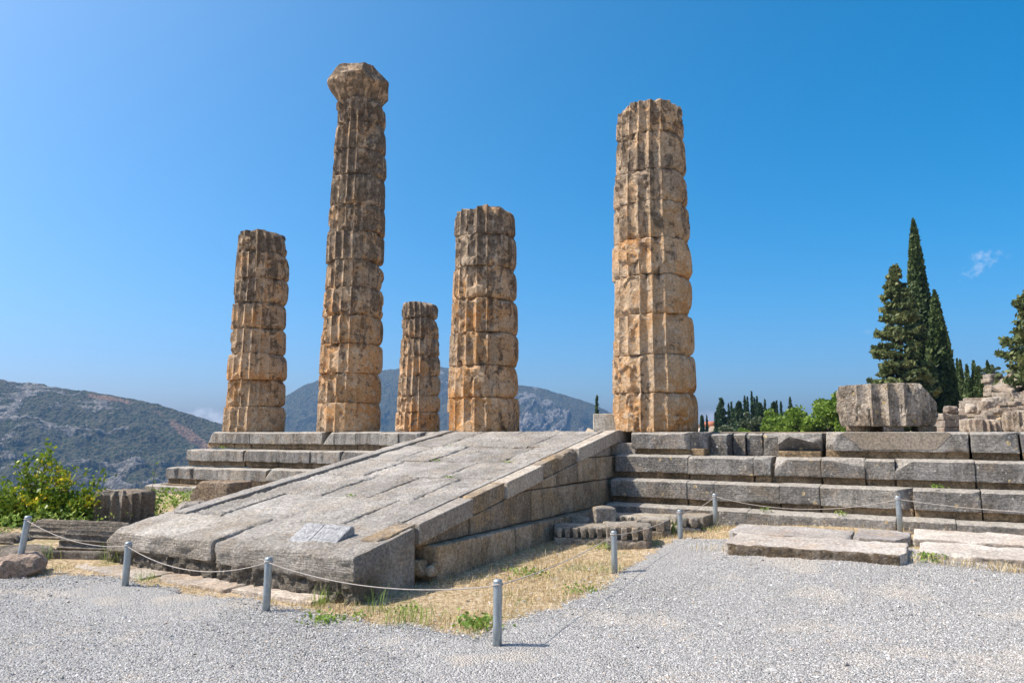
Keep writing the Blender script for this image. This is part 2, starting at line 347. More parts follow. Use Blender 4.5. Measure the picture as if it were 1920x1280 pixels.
M['fir'] = leaf_mat('fir_foliage', [(0, (.045, .066, .024)), (.5, (.115, .145, .050)), (1, (.22, .24, .09))])
M['far_conifer'] = leaf_mat('dark_conifer_foliage', [(0, (.020, .045, .022)), (.5, (.042, .080, .034)), (1, (.080, .125, .048))])
M['broad'] = leaf_mat('bright_green_foliage', [(0, (.075, .13, .016)), (.5, (.16, .25, .030)), (1, (.28, .38, .06))], .35)
M['olive'] = leaf_mat('grey_green_foliage', [(0, (.06, .085, .042)), (.5, (.10, .13, .065)), (1, (.16, .19, .11))])
M['bush'] = leaf_mat('yellowing_bush_leaves', [(0, (.08, .14, .014)), (.45, (.17, .26, .022)), (.7, (.32, .36, .025)), (.82, (.66, .50, .02)), (1, (.78, .55, .03))], .35, .4)
M['weed'] = leaf_mat('green_weed_leaves', [(0, (.12, .20, .035)), (.6, (.23, .36, .06)), (1, (.42, .48, .13))], .3)
M['straw'] = leaf_mat('dry_straw', [(0, (.28, .17, .075)), (.35, (.52, .395, .20)), (.65, (.68, .55, .32)), (.84, (.78, .69, .48)), (.9, (.25, .28, .08)), (1, (.15, .25, .05))], .2, .7)
n = NT('dry_grass_earth')
f1 = n.noise(1.3, 7, .65); f2 = n.noise(16, 6, .7); f3 = n.noise(90, 3, .7)
c = n.ramp(f2, [(.4, (.26, .18, .10)), (.5, (.46, .345, .205)), (.6, (.60, .48, .32))])
c = n.mix(n.math('MULTIPLY', n.rng(f1, .53, .62), .45), c, (.25, .22, .085)); c = n.mix(n.math('MULTIPLY', n.rng(n.vor(38), .16, .1), .5), c, (.52, .48, .43))
M['earth'] = n.out(scalecol(n, c, .7, 1.25, f3), .95, n.bump(n.math('ADD', f2, n.math('MULTIPLY', f3, .4)), .8, .04))
n = NT('grey_gravel')
f1 = n.noise(.8, 5, .6); f3 = n.noise(130, 3, .7); vo = n.vor(62); vc = n.vor(62, None, 1., 'Color')
c = n.mix(n.math('MULTIPLY', n.sep(vc)[0], .9), (.25, .242, .23), (.48, .465, .443)); c = n.mix(n.math('MULTIPLY', n.rng(f1, .52, .62), .5), c, (.55, .48, .395))
M['gravel'] = n.out(scalecol(n, c, .8, 1.15, f3), .95, n.bump(n.math('ADD', n.math('MULTIPLY', vo, -1.), n.math('MULTIPLY', f3, .2)), 1., .02))
n = NT('gravel_stone'); c = n.ramp(n.attr('tone'), [(0, (.08, .078, .075)), (.16, (.26, .253, .244)), (.5, (.43, .42, .405)), (.95, (.67, .655, .633)), (.985, (.55, .43, .32)), (1, (.58, .45, .34))])
M['pebble'] = n.out(scalecol(n, c, .85, 1.12, n.noise(150, 2)), .9)

# ------------------------------------------------------------------ the temple's own frame: t along the front, n outward towards the viewer
ANG = math.radians(30); TP = np.array([-4.1666, 18.6]); TD = np.array([math.cos(ANG), -math.sin(ANG)]); TN = np.array([-math.sin(ANG), -math.cos(ANG)])
def T(t, nn, z=0.):
    p = TP + TD * t + TN * nn; return (p[0], p[1], z)
def loc_tn(x, y):
    return (x - TP[0]) * TD[0] + (y - TP[1]) * TD[1], (x - TP[0]) * TN[0] + (y - TP[1]) * TN[1]
EDGE_Y = np.array([-60, 5, 9, 13.5, 19.5, 22, 60, 200, 5000.]); EDGE_X = np.array([-22, -13, -10.6, -9.5, -10.9, -9.9, 12, 70, 70.])
def ground_z(x, y):
    x = np.asarray(x, float); y = np.asarray(y, float)
    tt, nn = (x - TP[0]) * TD[0] + (y - TP[1]) * TD[1], (x - TP[0]) * TN[0] + (y - TP[1]) * TN[1]
    z = .15 * sstep(7.8, 12.5, y) + .21 * sstep(8.4, 12.0, tt) * sstep(6.3, 3.7, nn)
    dd = np.maximum(0, np.interp(y, EDGE_Y, EDGE_X) - x)
    z = z - 240 * (1 - np.exp(-.7 * np.maximum(0, dd - .0) ** 1.15 / 240))
    hill = np.maximum(0, x - .42 * y - 7.5) * sstep(10, 26, np.hypot(x, y)); z = z + 30 * (1 - np.exp(-.42 * hill / 30)) * (dd <= 0)
    far = sstep(70, 160, y) * (dd <= 0); z = z - 6 * far * (hill < 1)
    return z

# ground sheet to the horizon
rad = np.concatenate([[.02], np.exp(np.linspace(math.log(.5), math.log(2900), 300))]); na = 420
az = np.linspace(0, 2 * np.pi, na, endpoint=False)
gx = (rad[:, None] * np.cos(az)).ravel(); gy = 6 + (rad[:, None] * np.sin(az)).ravel()
rr_ = np.hypot(gx, gy - 6)
gz = ground_z(gx, gy) + (fbm(np.stack([gx, gy, gx * 0], 1), .25, 4, 3) - .5) * .6 * sstep(24, 80, rr_) + (fbm(np.stack([gx, gy, gx * 0], 1), .02, 4, 5) - .5) * 22 * sstep(120, 500, rr_)
tag(mesh('ground', np.stack([gx, gy, gz], 1), grid_idx(len(rad), na, True)[:, ::-1], M['earth']), kind='structure')

def gravel_in(x, y, jit=0.):
    """>0 inside the gravel: in front of the rope line and right of it"""
    t, nn = loc_tn(x, y)
    a = nn - (8.62 + np.maximum(0, 4.2 - t) * .75 + jit * .16)
    b = np.where(nn > 3.2, t - (9.42 + jit * .16), np.minimum(t - 9.75 - jit * .2, nn - (3.9 + .02 * (t - 10) + jit * .2)))
    return np.maximum(a, b)
xs = np.arange(-13, 15, .07); ys = np.arange(-4, 15.4, .07)
X, Y = np.meshgrid(xs, ys, indexing='ij'); x = X.ravel(); y = Y.ravel()
P3 = np.stack([x, y, x * 0], 1); jit = (fbm(P3, 2.2, 4, 8) - .5) * 3
gi = gravel_in(x, y, jit)
z = ground_z(x, y) + .004 + .012 * sstep(0, .25, gi) + (fbm(P3, 3, 4, 21) - .5) * .02 + (fbm(P3, .5, 3, 22) - .5) * .05 * sstep(.1, 1.5, gi)
gq = grid_idx(len(xs), len(ys)); keep = (gi[gq] > 0).all(1) & (np.interp(y[gq].mean(1), EDGE_Y, EDGE_X) < x[gq].mean(1) - .3)
gq = gq[keep]; used, inv = np.unique(gq, return_inverse=True)
tag(mesh('gravel', np.stack([x, y, z], 1)[used], inv.reshape(-1, 4)[:, ::-1], M['gravel']), kind='structure')
def gravel_z(px, py):
    p = np.stack([px, py, px * 0], 1)
    return ground_z(px, py) + .016 + (fbm(p, 3, 4, 21) - .5) * .02 + (fbm(p, .5, 3, 22) - .5) * .05

# loose gravel stones
rng = np.random.default_rng(5)
def stones(name, px, py, pz, size, tone, mat, seed):
    r = np.random.default_rng(seed); n = len(px)
    base = np.array([[1, 0, 0], [-1, 0, 0], [0, 1, 0], [0, -1, 0], [0, 0, 1], [0, 0, -1.]])
    v = base[None] * r.uniform(.55, 1.15, (n, 6, 1)) + r.normal(0, .16, (n, 6, 3)); v[:, :, 2] *= r.uniform(.45, .8, (n, 1)); v[:, :, 0] *= r.uniform(.8, 1.5, (n, 1))
    a = r.uniform(0, 6.283, n); ca, sa = np.cos(a)[:, None], np.sin(a)[:, None]
    tl = r.normal(0, .35, (n, 1)); z2 = v[:, :, 2] + v[:, :, 0] * tl
    v = np.stack([v[:, :, 0] * ca - v[:, :, 1] * sa, v[:, :, 0] * sa + v[:, :, 1] * ca, z2], 2) * size[:, None, None]
    v += np.stack([px, py, pz + size * .2], 1)[:, None]
    f = np.array([[0, 2, 4], [2, 1, 4], [1, 3, 4], [3, 0, 4], [2, 0, 5], [1, 2, 5], [3, 1, 5], [0, 3, 5]])
    F = (f[None] + 6 * np.arange(n)[:, None, None]).reshape(-1, 3)
    return mesh(name, v.reshape(-1, 3), F, mat, smooth=False, attrs={'tone': np.repeat(tone, 6)})
sx, sy, ss = [], [], []
for (y0, y1, dens, s0, s1) in ((3.2, 5.2, 5400, .0035, .0118), (5.2, 7.5, 3200, .004, .0125), (7.5, 10.6, 1500, .005, .0135), (10.6, 12.6, 500, .006, .014)):
    area_x = .76 * y1 + .3; n_ = int(dens * 2 * area_x * (y1 - y0))
    a = rng.uniform(-area_x, area_x, n_); b = rng.uniform(y0, y1, n_); s_ = s0 + (s1 - s0) * rng.beta(1.2, 3.2, n_)
    sx.append(a); sy.append(b); ss.append(s_)
a = rng.uniform(-8, 8, 1500); b = rng.uniform(3.3, 11.5, 1500); sx.append(a); sy.append(b); ss.append(.014 + .016 * rng.beta(1, 4, 1500))
sx = np.concatenate(sx); sy = np.concatenate(sy); ss = np.concatenate(ss)
g_ = gravel_in(sx, sy, (fbm(np.stack([sx, sy, sx * 0], 1), 2.2, 4, 8) - .5) * 3)
thin = sstep(.40, .60, fbm(np.stack([sx * .6 + sy * .25, sy * 1.3, sx * 0], 1), .55, 4, 44)); k = ((g_ > 0) & (rng.uniform(size=len(sx)) < .58 + .42 * thin)) | (rng.uniform(size=len(sx)) < .22 * np.exp(g_ / .35)); k &= (np.abs(sx) < .73 * sy + .4)
sx, sy, ss, g_ = sx[k], sy[k], ss[k], g_[k]
tag(stones('gravel_stones', sx, sy, np.where(g_ > 0, gravel_z(sx, sy), ground_z(sx, sy)), ss, rng.uniform(0, 1, len(sx)) ** .9, M['pebble'], 6),
    kind='stuff', label='loose grey gravel stones covering the forecourt')

# ------------------------------------------------------------------ mountains across the valley, in air
def mountain_mat(name, seed=0.):
    """dark scrub broken by pale crags (where the height field has them), dry gaps and red-brown scars"""
    n = NT(name); v = n.mapping((1, 1, 1)); n.t.nodes[-1].inputs['Location'].default_value = (seed, seed, seed)
    sh = n.vor(.20, v); cl = n.noise(.035, 7, .72, v); fine = n.noise(.22, 5, .75, v)
    c = n.ramp(cl, [(.38, (.008, .024, .009)), (.5, (.024, .052, .016)), (.62, (.066, .096, .034))])
    gap = n.rng(n.math('ADD', sh, n.math('MULTIPLY', n.noise(.08, 5, .7, v), .9)), .72, .98)
    c = n.mix(n.math('MULTIPLY', gap, .7), c, (.165, .142, .085))
    rk = n.math('ADD', n.attr('rock'), n.math('MULTIPLY', n.math('SUBTRACT', fine, .5), 1.6)); rock = n.rng(rk, .42, .62)
    c = n.mix(n.math('MULTIPLY', rock, .95), c, n.mix(n.rng(n.noise(.12, 6, .75, v), .4, .6), (.20, .18, .155), (.50, .46, .41)))
    c = n.mix(n.math('MULTIPLY', n.attr('scar'), .85), c, n.mix(n.rng(fine, .4, .6), (.30, .165, .10), (.47, .31, .20)))
    h = n.math('ADD', n.math('MULTIPLY', sh, -3.), n.math('ADD', n.math('MULTIPLY', n.noise(.06, 7, .75, v), 9.), n.math('MULTIPLY', n.math('MULTIPLY', fine, rock), 6.)))
    return n.out(c, .95, n.bump(h, 1., 3.))
def ray_dir(px, py):
    th = math.radians(7.083); f = 1360.; u = (px - 960) / f; v = (640 - py) / f
    return u, math.cos(th) - math.sin(th) * v, math.sin(th) + math.cos(th) * v
def mountain(name, prof, r0, r1, zfoot, px0, px1, seed, mat, amp=16, na=620, nr=260, rocky=1., scars=()):
    """a mountainside as a height field: foot r0 metres away, crest about r1 metres away, crest heights from its skyline"""
    px = np.linspace(px0, px1, na); pp = np.array(prof, float)
    py = np.interp(px, pp[:, 0], pp[:, 1])
    k = np.ones(9) / 9; py = np.convolve(np.pad(py, 4, 'edge'), k, 'valid')
    azs, zc = [], []
    for a, b in zip(px, py):
        d = ray_dir(a, b); hd = math.hypot(d[0], d[1]); azs.append(math.atan2(d[0], d[1])); zc.append(d[2] / hd)
    azs = np.array(azs); zc = np.array(zc)
    s = np.concatenate([np.linspace(0, 1, nr - 30), 1 + np.linspace(.02, .45, 30)])
    A, Sg = np.meshgrid(azs, s, indexing='ij'); ZC = np.broadcast_to(zc[:, None], A.shape)
    r1v = r1 * (1 + .05 * (fbm(np.stack([azs * 9, azs * 0, azs * 0], 1), 1, 3, seed) - .5))
    R = r0 + (np.broadcast_to(r1v[:, None], A.shape) - r0) * Sg
    x = R * np.sin(A); y = R * np.cos(A); p = np.stack([x.ravel(), y.ravel(), np.zeros(x.size)], 1)
    zr = EYE + ZC * np.broadcast_to(r1v[:, None], A.shape)
    prof_s = np.clip(Sg, 0, 1); zz = zfoot + (zr - zfoot) * (.72 * prof_s + .28 * prof_s ** 2)
    gul = (np.abs(fbm(p, 1 / 190., 5, seed + 1) - .5) * 2).reshape(A.shape); det = (fbm(p, 1 / 34., 5, seed + 2, .6) - .5).reshape(A.shape)
    ca, sa_ = math.cos(.75), math.sin(.75); pr = np.stack([(p[:, 0] * ca + p[:, 1] * sa_) / 75., (-p[:, 0] * sa_ + p[:, 1] * ca) / 20., p[:, 0] * 0], 1)
    rid = 1 - np.abs(fbm(pr, 1., 5, seed + 3, .55) - .5) * 2; zone = sstep(.51, .64, fbm(p, 1 / 190., 4, seed + 4)).reshape(A.shape)
    crag = (sstep(.84, .97, rid)).reshape(A.shape) * (.22 + .78 * zone) * rocky
    crag = np.clip(crag + rocky * .45 * zone * sstep(.56, .64, fbm(p, 1 / 22., 5, seed + 5, .62)).reshape(A.shape), 0, 1)
    win = 1 - sstep(.84, 1., Sg) * .95
    zz = zz + ((gul - .25) * amp * 4.2 + det * amp * 1.5 + crag * amp * .42) * win * sstep(0, .1, Sg) + (fbm(p, 1 / 8., 3, seed + 7) - .5).reshape(A.shape) * 4.2 * (Sg <= 1.0)
    zz = np.where(Sg > 1, zz - (Sg - 1) * 420, zz)
    PX = np.broadcast_to(px[:, None], A.shape); scar = np.zeros(A.shape)
    for (cx_, cs, wx, ws, tl) in scars:
        ss_ = (Sg - cs - (PX - cx_) * tl) / ws; xx_ = (PX - cx_) / wx
        scar = np.maximum(scar, sstep(1.15, .75, np.hypot(ss_, xx_) + (fbm(p, 1 / 30., 4, seed + 9) - .5).reshape(A.shape) * 1.3))
    v = np.stack([x, y, zz], -1).reshape(-1, 3)
    return tag(mesh(name, v, grid_idx(na, len(s))[:, ::-1], mat, attrs={'rock': (crag * (1 - scar)).ravel(), 'scar': scar.ravel()}), kind='structure')
mountain('mountain', [(-700, 770), (-300, 735), (-60, 708), (0, 711), (60, 717), (130, 729), (200, 739), (270, 752), (330, 768), (415, 793), (480, 812), (560, 850), (700, 930), (800, 1000)],
         380, 1250, -300, -420, 620, 31, mountain_mat('scrub_slope'), 15, 900, 420, 1., ((350, .93, 50, .022, -.0006), (205, .985, 38, .010, 0), (118, .66, 40, .045, .0012)))
mountain('mountain', [(380, 860), (450, 800), (500, 765), (535, 742), (570, 722), (600, 712), (660, 704), (720, 694), (760, 690), (800, 690), (835, 688), (860, 696), (900, 706), (970, 721), (1010, 726), (1060, 741), (1110, 757), (1150, 775), (1200, 800), (1280, 835), (1400, 880)],
         1300, 2300, -360, 400, 1320, 57, mountain_mat('rocky_slope', 300.), 24, 620, 320, 1.7)

# ------------------------------------------------------------------ standing columns
RIDGE0 = 0.0
def drum_mesh(z0, z1, r0, r1, o0, o1, seed, wear, amp=1., top=False, base=False, nth=240, cut=None, view=0., kmin=.06):
    """One fluted drum standing z0..z1, radii r0 (below) and r1 (above), shifted o0..o1 across the view; worn round on its right side."""
    rg = np.random.default_rng(seed)
    H = z1 - z0; nz = max(10, int(H / .03)); zz = np.linspace(0, 1, nz); ez = np.array([.004, .011, .02]) / H
    zz = np.sort(np.concatenate([zz, ez, 1 - ez]))
    th = np.linspace(0, 2 * np.pi, nth, endpoint=False)
    TH, Z = np.meshgrid(th, zz, indexing='xy')
    R = r0 + (r1 - r0) * Z
    ph = ((TH - RIDGE0) / (2 * np.pi) * 20) % 1
    fl = 1 - (2 * ph - 1) ** 2                       # 0 on the arris, 1 in the hollow
    cx, cy, cz = np.cos(TH) * .8, np.sin(TH) * .8, Z * H
    P = np.stack([cx.ravel(), cy.ravel(), cz.ravel()], 1) + np.array([seed * 2.7, seed * .9, seed * 1.7])
    sh = TH.shape
    right = sstep(-.05, .85, np.cos(TH - view))        # 1 on the side away from the sun
    m = fbm(P, 1.3, 3, seed + 4).reshape(sh)
    keep = np.clip(1.15 - right * (1.0 + .5 * (rg.uniform() - .5)) + (m - .5) * 1.1, kmin, 1)
    keep = keep * (1 - .65 * sstep(.60, .66, fbm(P, 2.2, 3, seed + 40).reshape(sh)))
    R = R + .012 - fl * .078 * keep * amp - (1 - fl) * .012 * (1 - keep)
    # joints: thin and crisp where the sun side keeps its faces, broken back unevenly on the worn side, nibbled lips
    lip = fbm(P * np.array([1, 1, .2]), 3.1, 4, seed + 11).reshape(sh); lp2 = fbm(P, 7.5, 4, seed + 12).reshape(sh)
    for t_, on in ((Z, not base), (1 - Z, True)):
        dist = t_ * H; k = rg.choice([.15, .5, 1.0, 1.35]) * wear; e_r = rg.uniform(.05, .12); dzr = rg.uniform(.12, .34)
        rim = sstep(.45, 1.0, np.cos(TH - view)) * (.35 + 1.3 * fbm(P, 1.1, 2, seed + 77).reshape(sh))
        q = np.clip(1 - dist / (.022 + dzr * rim * (.5 + lip)), 0, 1)
        dep = .045 * (.35 + 1.1 * lp2) + e_r * k * rim * (.5 + lip)
        q2 = np.clip(1 - dist / .10, 0, 1); dep2 = .06 * np.clip((lip - .545) * 9, 0, 1) * (.35 + wear)
        q3 = np.clip(1 - dist / .045, 0, 1); dep3 = .035 * np.clip((lp2 - .54) * 8, 0, 1)
        if not on: dep = dep * .15; dep2 = dep2 * .2
        R = R - dep * (1 - np.sqrt(np.maximum(0, 1 - q * q))) - dep2 * q2 ** .7 - dep3 * q3 ** .6
    R = R + (fbm(P, 6, 4, seed + 2).reshape(sh) - .5) * .011 + (fbm(P, 17, 4, seed + 3, .65).reshape(sh) - .5) * .013
    sc_ = fbm(P * np.array([1, 1, .7]), 2.1, 4, seed + 23).reshape(sh); R = R - .045 * sstep(.60, .625, sc_) * (.4 + .6 * wear)
    off = o0 + (o1 - o0) * Z
    x = R * np.cos(TH) + off; y = R * np.sin(TH); z = z0 + Z * H
    if top:
        ex = (fbm(np.stack([x.ravel(), y.ravel(), x.ravel() * 0], 1), 2.2, 4, seed + 60).reshape(sh) - .35) * .20
        z = z - np.clip(ex, 0, 1) * sstep(.45, 1., Z)
        if cut is not None:
            for c in cut:
                nn = np.array(c[:3]); nn = nn / np.linalg.norm(nn)
                e = x * nn[0] + y * nn[1] + (z - z1) * nn[2] - c[3] - (lip - .5) * .08
                mk = e > 0; x = np.where(mk, x - nn[0] * e, x); y = np.where(mk, y - nn[1] * e, y); z = np.where(mk, z - nn[2] * e, z)
    v = np.stack([x, y, z], -1).reshape(-1, 3); q = grid_idx(len(zz), nth, True)
    n0 = len(v); ring = np.arange(nth); fs = [q]
    add = []
    for row, zc_, flip in ((0, None, True), (len(zz) - 1, None, False)):
        b = v[row * nth:(row + 1) * nth]; c0 = b.mean(0)
        prev = row * nth + ring
        for f_ in (.75, .4):
            nv = c0 + (b - c0) * f_
            if top and not flip: nv[:, 2] = nv[:, 2] * .5 + c0[2] * .5 + (fbm(nv, 3, 3, seed + 61) - .5) * .1 + .03
            idx = n0 + len(add) * nth + ring; add.append(nv)
            qq = np.stack([prev, np.roll(prev, -1), np.roll(idx, -1), idx], 1); fs.append(qq[:, ::-1] if flip else qq); prev = idx
        fs.append(('c', c0, prev, flip))
    v = np.concatenate([v] + add); F = []; tri = []
    for f_ in fs:
        if isinstance(f_, tuple):
            k = len(v); v = np.concatenate([v, f_[1][None]]); pv = f_[2]
            t_ = np.stack([pv, np.roll(pv, -1), np.full(nth, k)], 1); tri.append(t_[:, ::-1] if f_[3] else t_)
        else: F.append(f_)
    return v, [np.concatenate(F), np.concatenate(tri)]
COLS = [
    ('far left column of eight drums, its top notched and cut low', (-3.5, 0), .55, .55,
     [(1.745, .797, .008), (2.43, .783, .012), (3.16, .767, .021), (3.88, .744, .026), (4.58, .72, .03), (5.31, .707, .038), (6.0, .707, .05), (6.74, .679, .047), (7.38, .638, .035)]),
    ('tallest column, the only one that still carries its capital', (0, 0), .50, .55,
     [(1.745, .788, .014), (2.46, .786, .02), (3.2, .777, .025), (3.93, .765, .029), (4.65, .76, .037), (5.36, .738, .049), (6.08, .719, .062), (6.84, .712, .072), (7.54, .703, .082), (8.36, .688, .096), (9.03, .669, .112), (9.78, .641, .129), (10.45, .619, .112)]),
    ('shortest and most distant column, a low worn stump behind the ramp head', (-3.5, -7.5), .6, .45,
     [(1.745, .786, -.006), (2.45, .774, .005), (3.04, .762, .016), (3.75, .746, .028), (4.51, .727, .038), (5.16, .705, .032), (5.91, .673, .012), (6.50, .646, -.006)]),
    ('mid height column of seven drums directly behind the ramp head', (4.05, 0), .5, .55,
     [(1.745, .791, .014), (2.49, .775, .013), (3.21, .765, .016), (3.95, .754, .019), (4.71, .739, .022), (5.45, .722, .025), (6.19, .704, .03), (6.86, .678, .044)]),
    ('thick right hand column of nine drums beside the cream cut stone', (8.12, 0), .2, .75,
     [(1.745, .796, -.014), (2.49, .792, -.004), (3.22, .781, -.01), (4.02, .774, -.005), (4.8, .77, .006), (5.52, .755, .004), (6.28, .735, .003), (6.94, .715, .007), (7.73, .682, .017), (8.40, .666, .035)])]
CUTS = {0: [(.75, -.2, .6, .42), (.2, -.4, 1, .50)], 1: [], 2: [(.3, 0, 1, .25)], 3: [(.8, -.1, .55, .48), (-.4, -.3, .9, .52)], 4: [(-.45, -.2, 1, .40), (.7, 0, .7, .6)]}
for ci, (lab, (t, nn), dark, warm, rings) in enumerate(COLS):
    px, py, _ = T(t, nn)
    root = thing('column', lab, 'column', (px, py, 0), -ANG, 'standing columns on the temple platform')
    cm = column_mat('column_limestone', dark, warm, 7.3 * ci)
    vw = math.atan2(px, py)                 # drums shift square to the view line; wear side is to the right of it
    view = ANG - vw                          # direction "right of the viewer" in the column's frame
    for k in range(len(rings) - 1):
        (z0, r0, o0), (z1, r1, o1) = rings[k], rings[k + 1]
        last = k == len(rings) - 2
        rj = random.Random(ci * 31 + k); dr = rj.uniform(-.012, .022); v, f = drum_mesh(z0, z1, r0 + .012 + dr, r1 + .012 + dr, 0, 0, 100 * ci + k * 3 + 1, 1.0 if ci != 4 else .85, 1., last and ci != 1, k == 0, cut=CUTS[ci], view=view)
        oa = o0 + (o1 - o0) * (v[:, 2] - z0) / (z1 - z0) + rj.uniform(-.014, .014); tw = rj.uniform(-.03, .03); v[:, :2] = v[:, :2] @ np.array([[math.cos(tw), math.sin(tw)], [-math.sin(tw), math.cos(tw)]]); v[:, 0] += oa * math.cos(view); v[:, 1] += oa * math.sin(view)
        mesh('drum', v, f, cm, root, sharp=24)
    if ci == 1:
        prof = [(10.457, .565), (10.50, .60), (10.58, .64), (10.70, .735), (10.82, .82), (10.90, .865), (11.00, .87), (11.14, .84), (11.26, .81), (11.34, .74), (11.38, .55), (11.40, .3)]
        zz = np.interp(np.linspace(0, len(prof) - 1, 60), np.arange(len(prof)), [p[0] for p in prof]); rr = np.interp(np.linspace(0, len(prof) - 1, 60), np.arange(len(prof)), [p[1] for p in prof])
        th = np.linspace(0, 2 * np.pi, 200, endpoint=False); TH, Z = np.meshgrid(th, zz); R = np.broadcast_to(rr[:, None], TH.shape)
        P = np.stack([np.cos(TH).ravel(), np.sin(TH).ravel(), Z.ravel()], 1); sh = TH.shape
        R = R * (1 + (fbm(P, 1.3, 3, 77).reshape(sh) - .5) * .16) + (fbm(P, 5, 4, 78).reshape(sh) - .5) * .07
        R = R - .07 * sstep(.5, 1, np.cos(TH - view - 2.6)) * sstep(11.15, 11.0, Z) 
        v = np.stack([R * np.cos(TH) + .05 * math.cos(view), R * np.sin(TH) + .05 * math.sin(view), Z + (fbm(P, 2, 3, 79).reshape(sh) - .5) * .12 * sstep(10.5, 11, Z)], -1).reshape(-1, 3)
        for c in ((.85, -.1, .65, .60 + 7.62), ):
            pass
        for (aa, el, dd) in ((view + .2, .15, .80), (view - .9, .35, .80), (view + math.pi + .1, .75, .80), (view - 1.9, .55, .87), (view + math.pi - .5, -.45, .80), (view - .5, -.5, .80), (view - 1.6, -.35, .84), (view - 2.4, .1, .82)):
            n3 = np.array([math.cos(aa) * math.cos(el), math.sin(aa) * math.cos(el), math.sin(el)]); e = (v - np.array([0, 0, 10.98])) @ n3 - dd * (1 - .42 * abs(math.sin(el))) - (fbm(v, 3.2, 4, 81) - .5) * .13 - .02; mk = e > 0; v[mk] -= n3 * e[mk][:, None]
        nn_ = np.array([math.cos(view), math.sin(view), 1.35]); nn_ /= np.linalg.norm(nn_)
        e = (v - np.array([0, 0, 11.20])) @ nn_ - .40 - (fbm(v, 3, 3, 80) - .5) * .06; mk = e > 0; v[mk] -= nn_ * e[mk][:, None]
        k0 = len(v); v = np.concatenate([v, [[0, 0, v[-200:, 2].mean()]], [[0, 0, 10.452]]]); rg_ = np.arange(200)
        f = [grid_idx(60, 200, True), np.concatenate([np.stack([59 * 200 + rg_, 59 * 200 + (rg_ + 1) % 200, np.full(200, k0)], 1), np.stack([(rg_ + 1) % 200, rg_, np.full(200, k0 + 1)], 1)])]
        mesh('capital', v, f, cm, root)

# ------------------------------------------------------------------ the stepped temple platform
PLAT = thing('temple_platform', 'long stepped grey limestone platform that carries the standing columns', 'temple platform', (TP[0], TP[1], 0), -ANG)
def course_top(k, t):
    return 1.745 - .42 * k - .05 * k * max(0., (4 - t) / 9)
def put(name, vf, mat, parent, loc, rz=0, smooth=True):
    o = mesh(name, vf[0], vf[1], mat, parent, smooth, sharp=32); o.location = loc; o.rotation_euler = (0, 0, rz); return o
def plain(size, shift=(0, 0, 0)):
    return block(size, seg=9, r=.004, chip=0, rough=0, seed=1, shift=shift)
def step_block(k, t0, t1, seed, mat, parent, recess=True, cuts=(), setback=0., drop=0., depth=.66, h=.31, chip=.035, rough=.008):
    L = t1 - t0 - .004; zt = course_top(k, (t0 + t1) / 2) - drop; nf = .9 + .3 * k - setback
    hh = h if recess else .42
    a = block((L, depth, hh), .034, .0045, chip * .6, rough, seed, cuts)
    lt = np.clip((-a[0][:, 1] - depth / 2 + .20) / .20, 0, 1) * sstep(.0, .5, a[0][:, 2] / hh); a[0][:, 2] -= lt ** 1.6 * .032 * (.7 + .6 * fbm(a[0] + seed, 2, 3, seed))
    parts = [a]
    vf = joinm(parts)
    q_ = parent.location
    if recess: put('recessed_band', block((L - .015, depth - .14, .42 - hh + .02), .045, .01, .02, .012, seed + 1), M['recess'], parent, ((t0 + t1) / 2 - q_.x, -(nf - .07 - (depth - .14) / 2) - q_.y, zt - hh - (.42 - hh) / 2 - q_.z))
    return put('step_block', vf, mat, parent, ((t0 + t1) / 2 - q_.x, -(nf - depth / 2) - q_.y, zt - hh / 2 - q_.z))
rg = random.Random(3)
floor = put('floor', block((21.4, 59, 1.55), 3, .01, 0, 0, 2), M['step_core'], PLAT, (6.7, 29.5 + .36, .955))
L0 = [-4.36, -3.26, -2.59, -.9, -.03, .38, 1.06, 1.78, 2.34, 3.1, 3.72]
L1 = [-4.72, -4.06, -3.61, -2.45, -1.25, -.82, -.1, .35, .87, 1.87, 2.79, 3.7]
L2 = [-5.10, -4.62, -4.0, -3.02, -2.06, -1.26, -.25, .61, 1.2, 2.3, 3.65]
L3 = [-5.55, -3.81, -1.68, -.6, .9, 2.2, 3.6]
R0 = [(7.93, 9.30, 0), (10.56, 11.26, 1), (11.32, 13.36, 2), (13.38, 14.0, 0), (14.02, 14.9, 0), (14.92, 16.4, 0)]
R1 = [(7.72, 9.07), (9.10, 10.20), (10.22, 10.50), (10.56, 11.26), (11.29, 11.90), (11.93, 12.33), (12.35, 13.38), (13.40, 14.24), (14.26, 15.3), (15.32, 16.7)]
R2 = [(7.74, 9.13), (9.15, 9.62), (9.63, 10.66), (10.68, 11.27), (11.29, 12.56), (12.58, 13.41), (13.44, 14.6), (14.62, 16), (16.02, 17)]
R3 = [(7.76, 10.2), (10.22, 12.35), (12.42, 13.07), (13.1, 14.35), (14.38, 16.2), (16.22, 17.4)]
crs = []
for k in range(4):
    xl = -4.0 - .36 * k; nfc = .9 + .3 * k - .14 if k else -.08
    c_ = put('step', block((17.4 - xl, 1.1 if k else .4, .36), .5, .02, .02, .02, 60 + k), M['step_core'], PLAT, ((17.4 + xl) / 2, -(nfc - (1.1 if k else .4) / 2), 1.745 - .42 * k - .26 - .03 * (k > 0)))
    crs.append(c_)
    lst = (L0, L1, L2, L3)[k]
    for i in range(len(lst) - 1):
        sd = 200 * k + 7 * i + 3; rr = random.Random(sd); cuts = []
        L = lst[i + 1] - lst[i]
        if rr.random() < .25: cuts.append((rr.choice((-1, 1)), -.8, rr.uniform(.3, 1), math.hypot(L / 2, .3) * rr.uniform(.72, .9)))
        step_block(k, lst[i], lst[i + 1], sd, M['step_pale'], c_, k < 3, cuts, rr.uniform(-.012, .02), rr.uniform(-.006, .008), h=.30, depth=.66 if k else 1.0)
